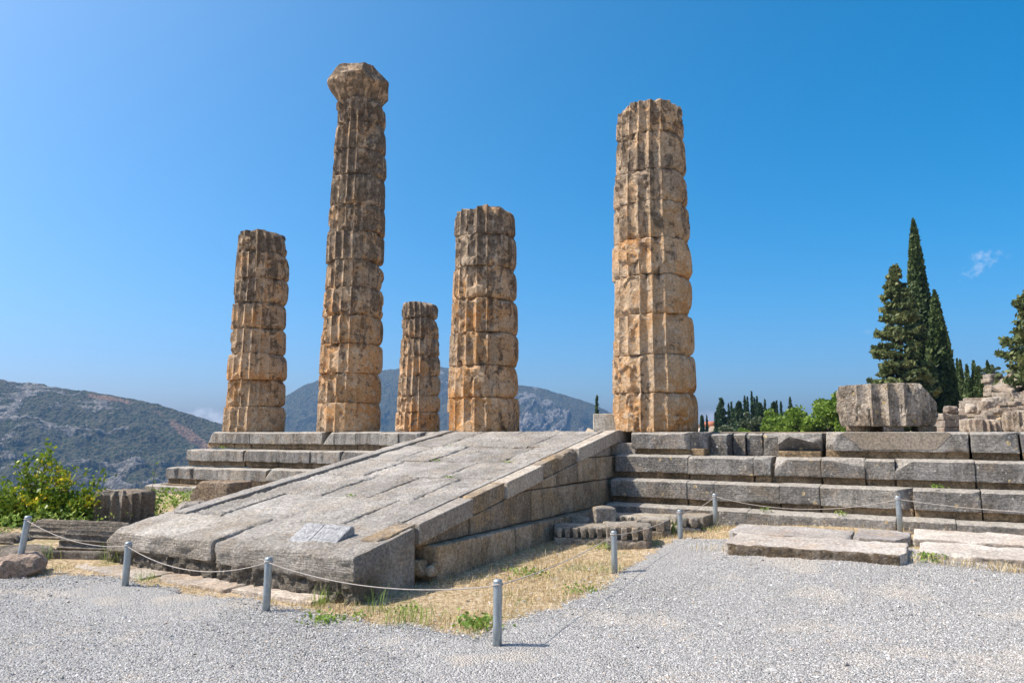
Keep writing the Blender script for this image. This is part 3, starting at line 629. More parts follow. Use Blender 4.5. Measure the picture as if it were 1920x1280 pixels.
for i, (a, b, ty) in enumerate(R0):
    cuts = {0: [(1, -1, .25, .66)] if i == 0 else [(rg.choice((-1, 1)), -1, .6, .5)], 1: [(-1, -.9, .7, .50), (1, -1, .2, .52), (.6, -1, 1, .42), (0, -1, -.9, .38)], 2: [(-1, -.8, .5, .98), (-1, -1, -.4, 1.02)]}[ty]
    step_block(0, a, b, 31 + i * 3, M['step_pale'] if ty == 0 and i == 0 else M['step'], crs[0], True, cuts, depth=1.2, drop=.0 if ty != 1 else .02, chip=.07)
for (a, b) in ((9.26, 9.62), (9.64, 9.86), (9.88, 10.16), (10.18, 10.6)):       # broken inner row seen through the gap
    step_block(0, a, b, int(a * 50), M['step'], crs[0], False, [(rg.uniform(-1, 1), -1, rg.uniform(-.3, .5), .40)], setback=rg.uniform(.78, .92) if a > 9.3 else .45, drop=.03, depth=.6, chip=.09, rough=.03)
# brown cement patch let into the block under the big drum
pf = [(-.72, .13), (-.66, .148), (.80, .148), (.84, .12), (.62, -.12), (-.42, -.125), (-.52, -.02), (-.62, .06)]
def prism(poly, y0, y1):
    n_ = len(poly); v = [(x, y0, z) for x, z in poly] + [(x, y1, z) for x, z in poly]
    v += [(sum(p[0] for p in poly) / n_, y0, sum(p[1] for p in poly) / n_), (sum(p[0] for p in poly) / n_, y1, sum(p[1] for p in poly) / n_)]
    i = np.arange(n_); j = (i + 1) % n_
    return np.array(v, float), [np.stack([i, j, j + n_, i + n_], 1), np.concatenate([np.stack([np.full(n_, 2 * n_), j, i], 1), np.stack([np.full(n_, 2 * n_ + 1), i + n_, j + n_], 1)])]
put('cement_patch', prism(pf, 0, .06), M['brown_cement'], crs[0], tuple(Vector((12.30, -.906, 1.745 - .155)) - crs[0].location), smooth=False)
for k, lst in ((1, R1), (2, R2), (3, R3)):
    for i, (a, b) in enumerate(lst):
        if i + 1 < len(lst) and lst[i + 1][0] - b < .04: b = lst[i + 1][0] - .002
        sd = 900 + 100 * k + 9 * i; rr = random.Random(sd); cuts = []; L = b - a
        if k == 1 and a > 10 and rr.random() < .45: cuts.append((rr.choice((-1, 1, .3)), -1, rr.uniform(.7, 1.3), math.hypot(L / 2, .33) * rr.uniform(.62, .8)))
        elif rr.random() < .2: cuts.append((rr.choice((-1, 1)), -1, rr.uniform(-.2, .9), math.hypot(L / 2, .33) * rr.uniform(.75, .9)))
        step_block(k, a, b, sd, M['step'], crs[k], k < 3, cuts, rr.uniform(-.015, .02), rr.uniform(-.006, .008), chip=.03, depth=.7)

# ------------------------------------------------------------------ the ramp
RAMP = thing('stone_ramp', 'broad sloping ramp of grooved grey paving slabs leading up to the platform', 'ramp', (TP[0], TP[1], 0), -ANG)
def rz_(nn): return np.minimum(1.752, 1.752 - .1765 * (np.asarray(nn, float) - .98))
put('core', prism([(-.3, 0), (7.3, 0), (7.3, .42), (1.0, 1.52), (-.3, 1.58)], 3.78, 7.5), M['step_core'], RAMP, (0, 0, 0))
RAMP.children[-1].data.transform(Matrix(((0, 1, 0, 0), (-1, 0, 0, 0), (0, 0, 1, 0), (0, 0, 0, 1)))); RAMP.children[-1].data.flip_normals()
def paving(t0, t1, n0, n1, dz, seed, grooves=1., mat='paving'):
    t0 += .010; t1 -= .010; n0 += .010; n1 -= .010
    nt = max(4, int((t1 - t0) / .04)); nn_ = max(6, int((n1 - n0) / .0105))
    ge = np.array([.005, .012, .02, .03]); gt_ = np.linspace(t0, t1, nt); gt_ = np.concatenate([[t0], t0 + ge, gt_[(gt_ > t0 + .045) & (gt_ < t1 - .045)], t1 - ge[::-1], [t1]]); nt = len(gt_)
    A, B = np.meshgrid(gt_, np.linspace(n0, n1, nn_), indexing='ij'); a = A.ravel(); b = B.ravel()
    P = np.stack([a, b, a * 0], 1); rr = np.random.default_rng(seed)
    z = rz_(b) + dz + (a - (t0 + t1) / 2) * rr.uniform(-.008, .008) + (fbm(P, 1.6, 4, 5) - .5) * .03
    wear = sstep(.30, .46, fbm(P, .9, 4, seed)) * grooves
    phs = b / .105 + (fbm(P, 2.5, 3, 9) - .5) * .8
    z = z - np.abs(np.cos(np.pi * phs)) ** 3 * .044 * wear * sstep(.0, .09, np.minimum(a - t0, t1 - a)) * (.3 + 1.3 * fbm(P, 6, 3, 14)) + (fbm(P, 12, 4, 15, .65) - .5) * .026
    z = z + 0 * a
    ed = np.minimum(np.minimum(a - t0, t1 - a), np.minimum(b - n0, n1 - b)); z = z - .035 * np.exp(-(ed / .016)) - .03 * np.clip((fbm(P, 3.4, 4, 19) - .55) * 6, 0, 1) * np.exp(-ed / .07)
    v = np.stack([a, -b, z], 1); q = grid_idx(nt, nn_)
    I = np.arange(nt * nn_).reshape(nt, nn_); edge = np.concatenate([I[:, 0], I[-1, 1:], I[-2::-1, -1], I[0, -2:0:-1]])
    k = len(v); lo = v[edge].copy(); lo[:, 2] -= .10; ne = len(edge)
    e2 = np.roll(np.arange(ne), -1)
    soil_ = np.exp(-(ed / .014) ** 2) * (.3 + .7 * sstep(.42, .58, fbm(P, 3, 3, 66)))
    v = np.concatenate([v, lo]); q = np.concatenate([q, np.stack([edge, edge[e2], k + e2, k + np.arange(ne)], 1)])
    c = v.mean(0); v = v - c
    o = put('paving_slab', (v, q), M[mat], RAMP, tuple(c)); at_ = o.data.attributes.new('soil_and_shade', 'FLOAT', 'POINT'); at_.data.foreach_set('value', np.concatenate([soil_, np.ones(len(v) - len(soil_))]).astype(np.float32)); return o
rows = [(-.25, 1.25), (1.25, 2.5), (2.5, 3.75), (3.75, 4.85), (4.85, 6.1), (6.1, 7.28)]
rp = random.Random(11)
for ri, (a, b) in enumerate(rows):
    cutsT = [3.88] + [x + rp.uniform(-.36, .36) for x in (4.75, 5.62, 6.5)] + [7.36]
    if ri % 2: cutsT.pop(2)
    for i in range(len(cutsT) - 1):
        off = rp.choice((0, .004, -.004, .007, -.008)) if ri else 0.
        o_ = rp.uniform(-.1, .1) if 0 < ri < 5 else 0
        paving(cutsT[i], cutsT[i + 1], a, b, off, ri * 10 + i, rp.choice((1., 1., .8, .35)) if ri > 1 else .5)
def sloped(t0, t1, n0, n1, up, th, seed, mat, name, chip=.03, cuts=(), slope=True, seg=.04, rough=.008):
    """a stone whose top follows the ramp (raised by up) from n0 up to n1 (n0 > n1)"""
    L = n0 - n1 - .008; v, q = block((t1 - t0, L, th), seg, .01, chip, rough, seed, cuts)
    nc = (n0 + n1) / 2; zc = float(rz_(nc)) + up
    v[:, 2] += rz_(nc - v[:, 1]) - rz_(nc) if slope else 0
    return put(name, (v, q), M[mat], RAMP, ((t0 + t1) / 2, -nc, zc - th / 2))
# left rail in four lengths, right rail of cement and old stone in turn
for i, (a, b) in enumerate(((7.40, 5.9), (5.9, 4.1), (4.1, 2.3), (2.3, .98))): sloped(3.6, 3.87, a, b, .028 - .006 * (i % 2), .24, 300 + i, 'paving', 'coping', .015)
sloped(3.6, 3.87, .976, -.25, .02, .3, 305, 'paving', 'coping', .015)
for i, (a, b, mt, dt, ch, cu) in enumerate(((7.78, 7.14, 'ramp_wall', -.02, .08, [(1, -.7, 1, .32)]), (7.13, 5.98, 'cement', .035, .008, ()), (5.97, 5.13, 'ramp_wall', -.01, .10, [(1, 0, 1.2, .20)]), (5.12, 4.02, 'cement', .035, .008, ()), (4.01, 2.73, 'ramp_wall', -.02, .11, [(1, .2, 1.1, .21), (1, 1, .6, .55)]), (2.72, .98, 'cement', .035, .008, ()), (.972, .16, 'cement', .037, .008, ()))):
    sloped(7.37, 7.66 + dt, a, b, .026, .235, 320 + i * 3, mt, 'coping', ch, cu, seg=.03)
    if b < 7: sloped(7.372, 7.46, a, b, .042, .05, 350 + i, 'paving', 'coping_ridge', .012)
def wall_cell(n0, n1, z0, z1, seed, mat='ramp_wall', tf=7.655, dep=.34, clip=True, chip=.03, name='wall_block', rough=.01):
    L = n0 - n1 - .012; h = z1 - z0 - .008
    v, q = block((dep, L, h), .035, .012, chip, rough, seed)
    nc = (n0 + n1) / 2
    if clip:
        top = np.minimum(z1, rz_(nc - v[:, 1]) - .212); f = np.clip((top - z0) / (z1 - z0), .02, 1); v[:, 2] = (v[:, 2] + h / 2) * f - h / 2
    return put(name, (v, q), M[mat], RAMP, (tf - dep / 2, -nc, (z0 + z1) / 2))
rw = random.Random(8)
for i, (a, b, c, d_) in enumerate(((7.12, 6.02, .43, .885), (6.02, 5.12, .43, .885), (5.12, 4.35, .43, .885), (4.35, 3.45, .43, .885), (3.45, 2.75, .43, .885), (2.75, 1.32, .43, .885), (1.32, .2, .43, .885),
                                (4.62, 4.09, .89, 1.3), (4.09, 3.49, .89, 1.3), (3.49, 2.70, .89, 1.3), (2.70, 1.90, .89, 1.3), (1.90, .85, .89, 1.3), (.85, .1, .89, 1.3), (2.45, 1.26, 1.305, 1.6), (1.26, .18, 1.305, 1.6))):
    wall_cell(a, b, c, d_, 400 + i * 5, 'cement' if i in (13, 14) else 'ramp_wall', 7.655 + rw.uniform(-.012, .012))
for i, (a, b) in enumerate(((6.92, 5.08), (5.06, 3.5), (3.48, 1.1))): wall_cell(a, b, -.05, .425, 500 + i * 5, 'ramp_wall', 7.80, .5, False, .06, 'plinth_block', .016)
put('side_wall', prism([(-.3, 0), (7.3, 0), (7.3, .4), (1.0, 1.50), (-.3, 1.52)], 3.62, 3.77), M['ramp_wall'], RAMP, (0, 0, 0))
RAMP.children[-1].data.transform(Matrix(((0, 1, 0, 0), (-1, 0, 0, 0), (0, 0, 1, 0), (0, 0, 0, 1)))); RAMP.children[-1].data.flip_normals()
def front_block(t0, t1, n0, n1, zt, seed, cuts, lean=0.):
    v, q = block((t1 - t0, n0 - n1, zt + .08), .024, .03, .07, .016, seed, cuts, 2.2)
    # ragged undercut band low on the front face
    fr = sstep(.1, -.4, v[:, 1]) ; low = sstep(.04, .0, v[:, 2] + .06 * (fbm(v * np.array([1, 0, 0]), 2.2, 3, seed + 2) - .5))
    v[:, 1] += fr * (low * (.03 + (fbm(v * np.array([1, .3, .6]), 11, 4, seed + 8, .65) - .5) * .20) + (fbm(v * np.array([.4, .5, 1.2]), 9, 4, seed + 9, .6) - .5) * .05)
    v[:, 2] += (fbm(v, 2, 3, seed + 30) - .5) * .035 + lean * v[:, 0] + sstep(-.15, .2, v[:, 2]) * .1765 * (v[:, 1] + (n0 - n1) / 2)
    so_ = np.clip(sstep(.0, -.32, v[:, 1]) * sstep(.16, -.02, v[:, 2]) * .8 + .5 * low * fr, 0, 1); o = put('front_block', (v, q), M['front'], RAMP, ((t0 + t1) / 2, -(n0 + n1) / 2, (zt - .08) / 2 - .0)); at_ = o.data.attributes.new('soil_and_shade', 'FLOAT', 'POINT'); at_.data.foreach_set('value', so_.astype(np.float32)); return o  # low front darkened in colour: lichen plus painted self-shadow of the rough face
front_block(3.38, 5.50, 8.22, 7.30, .475, 611, [(-.6, -.6, 1, .80), (0, -1, 1.2, .492)], .012)
front_block(5.535, 7.72, 8.24, 7.22, .475, 622, [(0, -1, 1.25, .518), (1, 0, .2, 1.09)], -.006)
for i, (a, b, n0) in enumerate(((3.25, 4.75, 8.60), (4.78, 6.1, 8.52), (6.14, 7.35, 8.46))): put('foundation_slab', block((b - a, .5, .12), .05, .02, .05, .014, 640 + i, [(rw.uniform(-1, 1), -1, 0, .5)]), M['base_slab'], RAMP, ((a + b) / 2, -(n0 - .25), -.012))
for i, (t, nn, s_) in enumerate(((7.62, 7.06, .24), (7.78, 7.0, .16), (7.72, 6.86, .2))):
    o = put('loose_stone', block((s_, s_ * .8, s_ * .8), .03, .05, .04, .02, 650 + i, [(1, -1, 1, s_ * .4)]), M['ramp_wall'], None, (*T(t, nn)[:2], .12 + s_ * .25), 1.1 * i)
    tag(o, ['largest loose stone wedged in the gap behind the front block', 'small stone lying before the gap behind the front block', 'middle sized stone tucked under the first plinth block'][i], 'stone', 'loose stones in the gap of the ramp side')
# left of the ramp top: its level head meets the platform

# ------------------------------------------------------------------ things on the ramp and the platform
# split marble tablet with worn lettering
tab = thing('stone_tablet', 'split blue grey marble tablet with worn lettering lying on the ramp foot', 'inscribed tablet', (*T(6.78, 7.78)[:2], 0), -ANG + .06)
def wedge(x0, x1, seed):
    poly = [(-.215, 0), (.16, 0), (.165, .185), (.12, .20), (-.21, .025)]
    v, q = block((x1 - x0, .38, .20), .016, .006, .016, .005, seed)
    y = v[:, 1]; h = np.interp(y, [-.19, .13, .19], [.018, .20, .195]); v[:, 2] = (v[:, 2] + .1) / .2 * h; v[:, 0] += (x0 + x1) / 2
    return v, q
for i, (a, b) in enumerate(((-.33, -.05), (-.042, .34))):
    o = put('tablet_piece', wedge(a, b, 700 + i), M['plaque'], tab, (0, 0, .485 + .0))
    rr = np.random.default_rng(720 + i); gl = []
    for row in range(3):
        xx = a + .05 + (.03 if row == 2 and i == 0 else 0)
        while xx < b - .05:
            yy = .075 - row * .085; zz = float(np.interp(yy, [-.19, .13], [.018, .20])) + .0015
            for s_ in range(rr.integers(1, 4)):
                dx, dy = rr.uniform(-.008, .008), rr.uniform(-.012, .012); wv = block((.004 if rr.uniform() < .6 else .016, .024 if rr.uniform() < .6 else .005, .002), .1, .0005, 0, 0, 3)
                v = wv[0].copy(); v[:, 2] += .57 * v[:, 1]; v += np.array([xx + dx, yy + dy, zz + .57 * dy]); gl.append((v, wv[1]))
            xx += rr.uniform(.028, .045)
    g = put('carved_lettering', joinm(gl), M['groove'], o, (0, 0, 0)); o['label'] = ['shorter left piece of the tablet', 'longer right piece of the tablet'][i]
# cream cut stone beside the thick column
put_c = put('cut_stone', block((.52, .40, .36), .03, .008, .02, .004, 740), M['cream'], None, (*T(7.16, .25)[:2], 1.748 + .18), -ANG + .42)
tag(put_c, 'clean cream coloured cut stone standing at the foot of the thick column', 'cut stone')
# big fallen drum on packing stones
bx, by, _ = T(12.22, .02)
v, f = drum_mesh(0, .70, .765, .755, 0, 0, 1234, .45, 1.25, False, False, 300, view=ANG - math.atan2(bx, by), kmin=.85)
nn_ = np.array([math.cos(ANG - .45), math.sin(ANG - .45), .9]); nn_ /= np.linalg.norm(nn_); e = v @ nn_ - (.80 - (fbm(v, 3, 3, 2) - .5) * .08); mk = e > 0; v[mk] -= nn_ * e[mk][:, None]
big = mesh('column_drum', v, f, M['drum_big'], sharp=24); big.location = (bx, by, 1.835); big.rotation_euler = (0, 0, -ANG + .1)
tag(big, 'big white spotted fluted drum propped on packing stones on the platform edge', 'column drum')
for i, (dt, dn) in enumerate(((-.5, .45), (.12, .62), (.62, .3), (-.2, -.4))):
    o = put('packing_stone', block((.30, .22, .10), .03, .012, .03, .01, 750 + i), M['brown_rock' if i != 1 else 'ruin'], None, (*T(12.22 + dt * .9, .02 + dn * .8)[:2], 1.745 + .047), -ANG + .2 * i)
    tag(o, ['flat packing stone under the sunny end of the big drum', 'reddish packing stone under the middle of the big drum', 'packing stone under the shaded end of the big drum', 'packing stone hidden under the back of the big drum'][i], 'packing stone', 'packing stones under the big drum')
# drums standing farther back on the platform
for i, (pxy, R, H, lab, sd) in enumerate((((16.8, 26.1), .69, .45, 'low fluted grey drum standing far back on the platform beyond the big drum', 5), ((17.0, 24.2), .62, .70, 'tall block like drum fragment at the edge of the frame beyond the platform', 8))):
    v, f = drum_mesh(0, H, R, R * .98, 0, 0, 1300 + sd, .7, 1.2, True, False, 160)
    o = mesh('column_drum', v, f, M['ruin'] if i == 0 else M['drum_big']); o.location = (*pxy, 1.738); o.rotation_euler = (0, 0, .4); tag(o, lab, 'column drum')

# ------------------------------------------------------------------ bleached slabs in front of the steps, right
def gz1(x, y): return float(ground_z(np.array([x]), np.array([y]))[0])
for i, (t0, t1, n0, n1, zt, zb, lab, mt) in enumerate((
        (10.46, 12.54, 4.30, 3.42, .345, .02, 'largest bleached slab with a rough dark front edge standing above the gravel', 'slab'),
        (10.30, 11.86, 3.40, 2.60, .368, .1, 'long bleached slab lying behind the largest slab before the steps', 'slab'),
        (11.89, 12.55, 3.30, 2.45, .376, .1, 'short bleached slab set between the two long rear slabs', 'slab'),
        (12.58, 15.2, 2.95, 2.05, .372, .1, 'long bleached slab beyond the tall post before the steps', 'slab'),
        (12.66, 15.2, 3.85, 2.98, .322, .08, 'low bleached slab with dry grass along its front edge', 'slab'))):
    v, q = block((t1 - t0, n0 - n1, zt - zb), .035, .012, .06, .014, 800 + i * 4, [(-1, -1, 0, .5 * math.hypot(t1 - t0, n0 - n1) * .88), (1, -.5, 0, (t1 - t0) * .512)], 2.4); y0_ = v[:, 1].copy()
    fr = sstep(-(n0 - n1) * .3, -(n0 - n1) * .5, v[:, 1]); v[:, 1] += fr * (fbm(v, 16, 4, 3) - .5) * .06; v[:, 2] += (fbm(v, 1.7, 4, 810 + i) - .5) * .03; v[:, 1] += .10 * (fbm(v * np.array([1, 0, 0]), 1.3, 4, 820 + i) - .5) * 2
    v[:, 2] += (v[:, 1] / (n0 - n1)) * .03 * (v[:, 2] > 0)
    so_ = sstep(-(n0 - n1) * .462, -(n0 - n1) * .488, y0_) * (1. if i == 0 else .6)
    o = put('stone_slab', (v, q), M[mt], None, (*T((t0 + t1) / 2, (n0 + n1) / 2)[:2], (zt + zb) / 2), -ANG); tag(o, lab, 'stone slab', 'bleached slabs before the steps'); at_ = o.data.attributes.new('soil_and_shade', 'FLOAT', 'POINT'); at_.data.foreach_set('value', so_.astype(np.float32))

# ------------------------------------------------------------------ rope barrier along the gravel
PST = [(-6.02, 9.12, .62, -.03, 'galvanised post set in a pinkish concrete lump, its top tilted over', .05), (-4.38, 8.49, .50, 0, 'galvanised post before the first big front block near the fluted fragments', .02), (-2.40, 7.35, .52, 0, 'galvanised post before the split marble tablet', .012),
       (-.12, 6.20, .535, 0, 'nearest and largest galvanised post standing at the corner of the gravel', .004), (1.25, 9.12, .52, .02, 'galvanised post in front of the carved tooth row stones', .0), (2.50, 11.05, .53, .06, 'galvanised post before the rounded tooth carved fragment', .004),
       (3.29, 11.98, .50, .25, 'galvanised post standing by the end of the bleached slabs against the steps', -.004), (5.55, 10.62, .46, .37, 'galvanised post rising from behind the short bleached slab', -.012)]
tops = []
for i, (x, y, h, zb, lab, tl) in enumerate(PST):
    pr_ = thing('barrier_post', lab, 'post', (x, y, zb), 0, 'galvanised rope posts along the gravel'); pr_.rotation_euler = (0, tl, 0)
    if i == 0: pr_.rotation_euler = (-.02, .10, 0); pr_.location.z = .10
    v, f = tube([(0, 0, -.12), (0, 0, .2), (0, 0, h - .012), (0, 0, h)], [.0375, .0375, .0375, .036], 28)
    mesh('post_tube', v, f, M['steel'], pr_)
    v, f = tube([(0, 0, h - .004), (0, 0, h + .004)], [.030, .029], 24); mesh('post_cap', v, f, M['steel'], pr_)
    v, f = tube([(.040 * math.cos(a), .040 * math.sin(a), h - .035 + .004 * math.sin(3 * a)) for a in np.linspace(0, 6.283, 25)], .0055, 6, False); mesh('rope_ring', v, f, M['rope'], pr_)
    m_ = Matrix.Translation(pr_.location) @ pr_.rotation_euler.to_matrix().to_4x4(); tops.append(m_ @ Vector((0, -.03, h - .04)))
tops.append(Vector((8.2, 8.9, .80)))
SAG = [.10, .17, .12, .05, .06, .05, .17, .10]
def rope(name, i0, i1, lab):
    pts = []
    for i in range(i0, i1):
        a, b = tops[i], tops[i + 1]
        for s in np.linspace(0, 1, 26)[:(-1 if i < i1 - 1 else None)]:
            p = a.lerp(b, s); p.z -= SAG[i] * 4 * s * (1 - s); pts.append(p)
    v, f = tube(pts, .0048, 6); tag(mesh(name, v, f, M['rope']), lab, 'rope', 'barrier ropes strung between the posts')
rope('barrier_rope', 0, 4, 'pale rope sagging between posts in front of the ramp foot')
rope('barrier_rope', 4, 6, 'thin rope strung past the carved tooth row stones'); rope('barrier_rope', 6, 8, 'thin pale rope sagging before the steps above the bleached slabs')
a_, b_ = tops[3], tops[4]
v, f = tube([tuple(a_.lerp(b_, s) - Vector((0, 0, .05 * 4 * s * (1 - s)))) for s in np.linspace(0, 1, 20)], .0048, 6); tag(mesh('barrier_rope', v, f, M['rope']), 'rope climbing away from the nearest post beside the dry grass', 'rope', 'barrier ropes strung between the posts')
# concrete foot of the first post
v, q = block((.50, .46, .36), .020, .05, .10, .05, 900, [(-1, -1, -1.3, .19), (1, -.6, -1.1, .20), (-.9, 0, -1, .20), (0, -1, -1.2, .20), (1, -1, .3, .28), (-1, -1, .6, .27), (.3, -1, 1, .25), (-1, .2, 1.2, .23), (1, .3, 1, .25)], 3)
o = put('concrete_foot', (v, q), M['concrete'], None, (-5.99, 9.10, .09), .3); tag(o, 'lumpy pinkish concrete foot holding the tilted post', 'concrete foot')

# ------------------------------------------------------------------ carved tooth row stones beside the ramp
def dentil_stone(x, y, rz, L, D, H, lab, seed, nd=5, foot=.0, tooth=.10, cuts=(), zb=None, tilt=(0, 0), skip=()):
    zb = gz1(x, y) - .05 if zb is None else zb
    t = thing('cornice_stone', lab, 'carved stone', (x, y, zb), rz, 'carved cornice stones heaped beside the ramp'); t.rotation_euler = (tilt[0], tilt[1], rz)
    lower = H * .48
    v1 = block((L, D, lower), .03, .015, .04, .01, seed, cuts, shift=(0, 0, lower / 2))
    v2 = block((L * .99, D - .12, H - lower), .03, .012, .03, .01, seed + 1, cuts, shift=(0, .06, lower + (H - lower) / 2 - .004))
    mesh('stone_body', *joinm([v1, v2]), M['rubble'], t)
    st = L / (nd + .3)
    for i in range(nd):
        if i in skip: continue
        o = put('dentil', block((tooth, .13, H - lower - .012), .018, .008, .03, .006, seed + 10 + i), M['rubble'], t, (-L / 2 + st * (i + .6), -D / 2 + .065 - .0, lower + (H - lower) / 2 - .004))
    return t
dentil_stone(1.06, 11.20, -.02, .86, .62, .28, 'first long tooth row stone lying closest to the ramp wall, with a plain foot moulding', 910, 7, tooth=.075, skip=(6,))
dentil_stone(1.70, 10.80, -.10, .66, .66, .34, 'broken end tooth row stone behind a post, its side face rough and shaded', 930, 4, tooth=.085, cuts=[(1, -.55, .1, .36), (1, 0, 1, .42)])
dentil_stone(2.20, 11.55, -.18, .52, .6, .31, 'short stone with two wide teeth standing among green grass', 950, 2, tooth=.12, cuts=[(1, -.8, 0, .30)])
dentil_stone(2.72, 11.75, .05, .40, .42, .30, 'rounded stone with two square sockets behind a post', 970, 2, tooth=.12, cuts=[(1, 0, 1, .27), (-1, 0, 1, .28), (1, -.5, -.6, .3), (-1, 0, -1, .27)], tilt=(0, .12))
dentil_stone(2.15, 12.45, -.28, 1.25, .6, .25, 'long tooth row stone lying in the middle of the heap', 985, 9, tooth=.065, zb=.12)
dentil_stone(2.72, 12.95, -.45, 1.1, .5, .22, 'sunlit tooth row stone farthest back against the lowest step', 1005, 7, tooth=.07, zb=.15)
dentil_stone(1.95, 13.30, -.50, .85, .45, .22, 'shaded tooth row stone in the corner between ramp and steps', 1025, 6, tooth=.07, zb=.15)
def rock(x, y, zc, size, rz, lab, seed, mat='rubble', cuts=None, group=None, name='stone', tilt=(0, 0), r=.02, chip=.05, rough=.016, cat='stone'):
    rr = random.Random(seed)
    if cuts is None: cuts = [(rr.uniform(-1, 1), rr.uniform(-1, .6), rr.uniform(-.2, 1), .42 * np.mean(size) * rr.uniform(1.0, 1.25)) for _ in range(4)]
    o = put(name, block(size, .028, r, chip, rough, seed, cuts, 2.6), M[mat], None, (x, y, zc), rz); o.rotation_euler = (tilt[0], tilt[1], rz); return tag(o, lab, cat, group)
G_ = 'loose stones heaped beside the ramp'
rock(1.45, 11.75, .42, (.34, .30, .30), .15, 'upright square grey stone on top of the carved heap', 1040, 'rubble', [(1, 0, 1, .24)], G_)
rock(1.06, 12.0, .33, (.42, .36, .15), .3, 'flat stone with a pale lit top beside the upright square stone', 1041, 'rubble', None, G_, tilt=(.1, .12))
rock(.74, 11.85, .24, (.30, .30, .18), .8, 'tilted stone shaded by the ramp wall', 1042, 'dark_frag', None, G_, tilt=(.2, .3))
rock(1.18, 11.62, .28, (.32, .22, .10), .05, 'small flat block lying on the first tooth row stone', 1043, 'rubble', None, G_)
rock(1.72, 11.5, .30, (.62, .34, .12), -.1, 'thin grey plank of stone before the upright square stone', 1044, 'rubble', [(1, 0, 1, .3)], G_)
rock(3.06, 12.2, .25, (.42, .75, .32), -.55, 'ribbed rough lump lying behind the socketed stone', 1045, 'rubble', [(1, 0, 1, .26), (-1, 0, 1, .25)], G_)
rock(2.5, 12.1, .2, (.4, .3, .14), .2, 'low flat chip between the middle tooth stone and the rounded stone', 1046, 'rubble', None, G_)

# ------------------------------------------------------------------ fragments on the far side of the ramp foot
def half_fragment(x, y, z, rz, L, R, nfl, lab, seed, a0=.1, a1=3.04, mat='dark_frag', tilt=(0, 0), group='fluted fragments lying by the ramp foot', taper=1.):
    """a split column piece lying on its side: fluted round above, flat below"""
    nx = max(20, int(L / .02)); nt = 130
    U, A = np.meshgrid(np.linspace(-L / 2, L / 2, nx), np.linspace(a0, a1, nt), indexing='ij')
    ph = ((A - a0) / (2 * np.pi) * nfl) % 1; P = np.stack([U.ravel(), np.cos(A).ravel() * R, np.sin(A).ravel() * R], 1) + seed; sh = U.shape
    wear = sstep(.62, .45, fbm(P, 1.8, 3, seed).reshape(sh))
    Rr = R * (1 + (taper - 1) * (U / L + .5)) - (1 - (2 * ph - 1) ** 2) * .062 * (.45 + .55 * wear) + (fbm(P, 5, 4, seed + 1).reshape(sh) - .5) * .030
    e = np.minimum(L / 2 - np.abs(U), .08); Rr = Rr - .08 * (1 - np.sqrt(np.clip(1 - (1 - e / .08) ** 2, 0, 1))) * (.5 + fbm(P, 4, 3, seed + 2).reshape(sh))
    Y = -Rr * np.cos(A); Z = Rr * np.sin(A); v = np.stack([U + (fbm(P, 3, 3, seed + 4).reshape(sh) - .5) * .12 * (np.abs(U) / L * 2) ** 4, Y, Z], -1)
    k = nx * nt; idx = np.arange(k).reshape(nx, nt); q = [grid_idx(nx, nt)[:, ::-1]]; V = [v.reshape(-1, 3)]
    bot = v[:, [0, -1]].copy(); bot[..., 2] -= .10; V.append(bot.reshape(-1, 3)); b = k + np.arange(nx * 2).reshape(nx, 2)
    q.append(np.stack([idx[:-1, 0], idx[1:, 0], b[1:, 0], b[:-1, 0]], 1)); q.append(np.stack([idx[:-1, -1], b[:-1, 1], b[1:, 1], idx[1:, -1]], 1)); q.append(np.stack([b[:-1, 0], b[1:, 0], b[1:, 1], b[:-1, 1]], 1))
    tri = []
    n0 = k + nx * 2
    for row, fl in ((0, False), (nx - 1, True)):
        V.append(np.concatenate([v[row].mean(0)[None] * np.array([1, 1, .7])])); lp = np.concatenate([[b[row, 0]], idx[row], [b[row, 1]]])
        t_ = np.stack([lp, np.roll(lp, -1), np.full(len(lp), n0)], 1); tri.append(t_ if fl else t_[:, ::-1]); n0 += 1
    o = mesh('column_fragment', np.concatenate(V), [np.concatenate(q), np.concatenate(tri)], M[mat]); o.location = (x, y, z); o.rotation_euler = (tilt[0], tilt[1], rz)
    return tag(o, lab, 'column fragment', group)
half_fragment(-5.66, 10.25, .16, -.10, .92, .29, 19, 'upper split fragment of the nearer pair, its deep flutes running sideways', 1100, .25, 2.7, tilt=(.12, .02))
rock(-5.68, 10.22, .03, (.90, .58, .28), -.08, 'squared lower stone under the nearer split fragment', 1101, 'dark_frag', [(0, -1, 1, .40)], None, 'stone')
half_fragment(-6.75, 11.6, .02, -.14, 1.55, .36, 24, 'long split fragment behind the nearer pair with fine grooved back', 1102, .15, 2.9, tilt=(.05, .02))
half_fragment(-7.75, 11.2, -.10, -.12, .9, .35, 22, 'split fragment cut by the edge of the frame behind the smooth boulder', 1103, .2, 2.9)
rock(-6.75, 10.15, -.03, (1.25, .6, .50), -.35, 'smooth dark boulder with a dipped top behind the concrete foot', 1104, 'dark_frag', [(0, -1, 1.2, .36), (-.2, .3, 1, .24)], None, 'boulder', r=.16, chip=.08, cat='boulder')
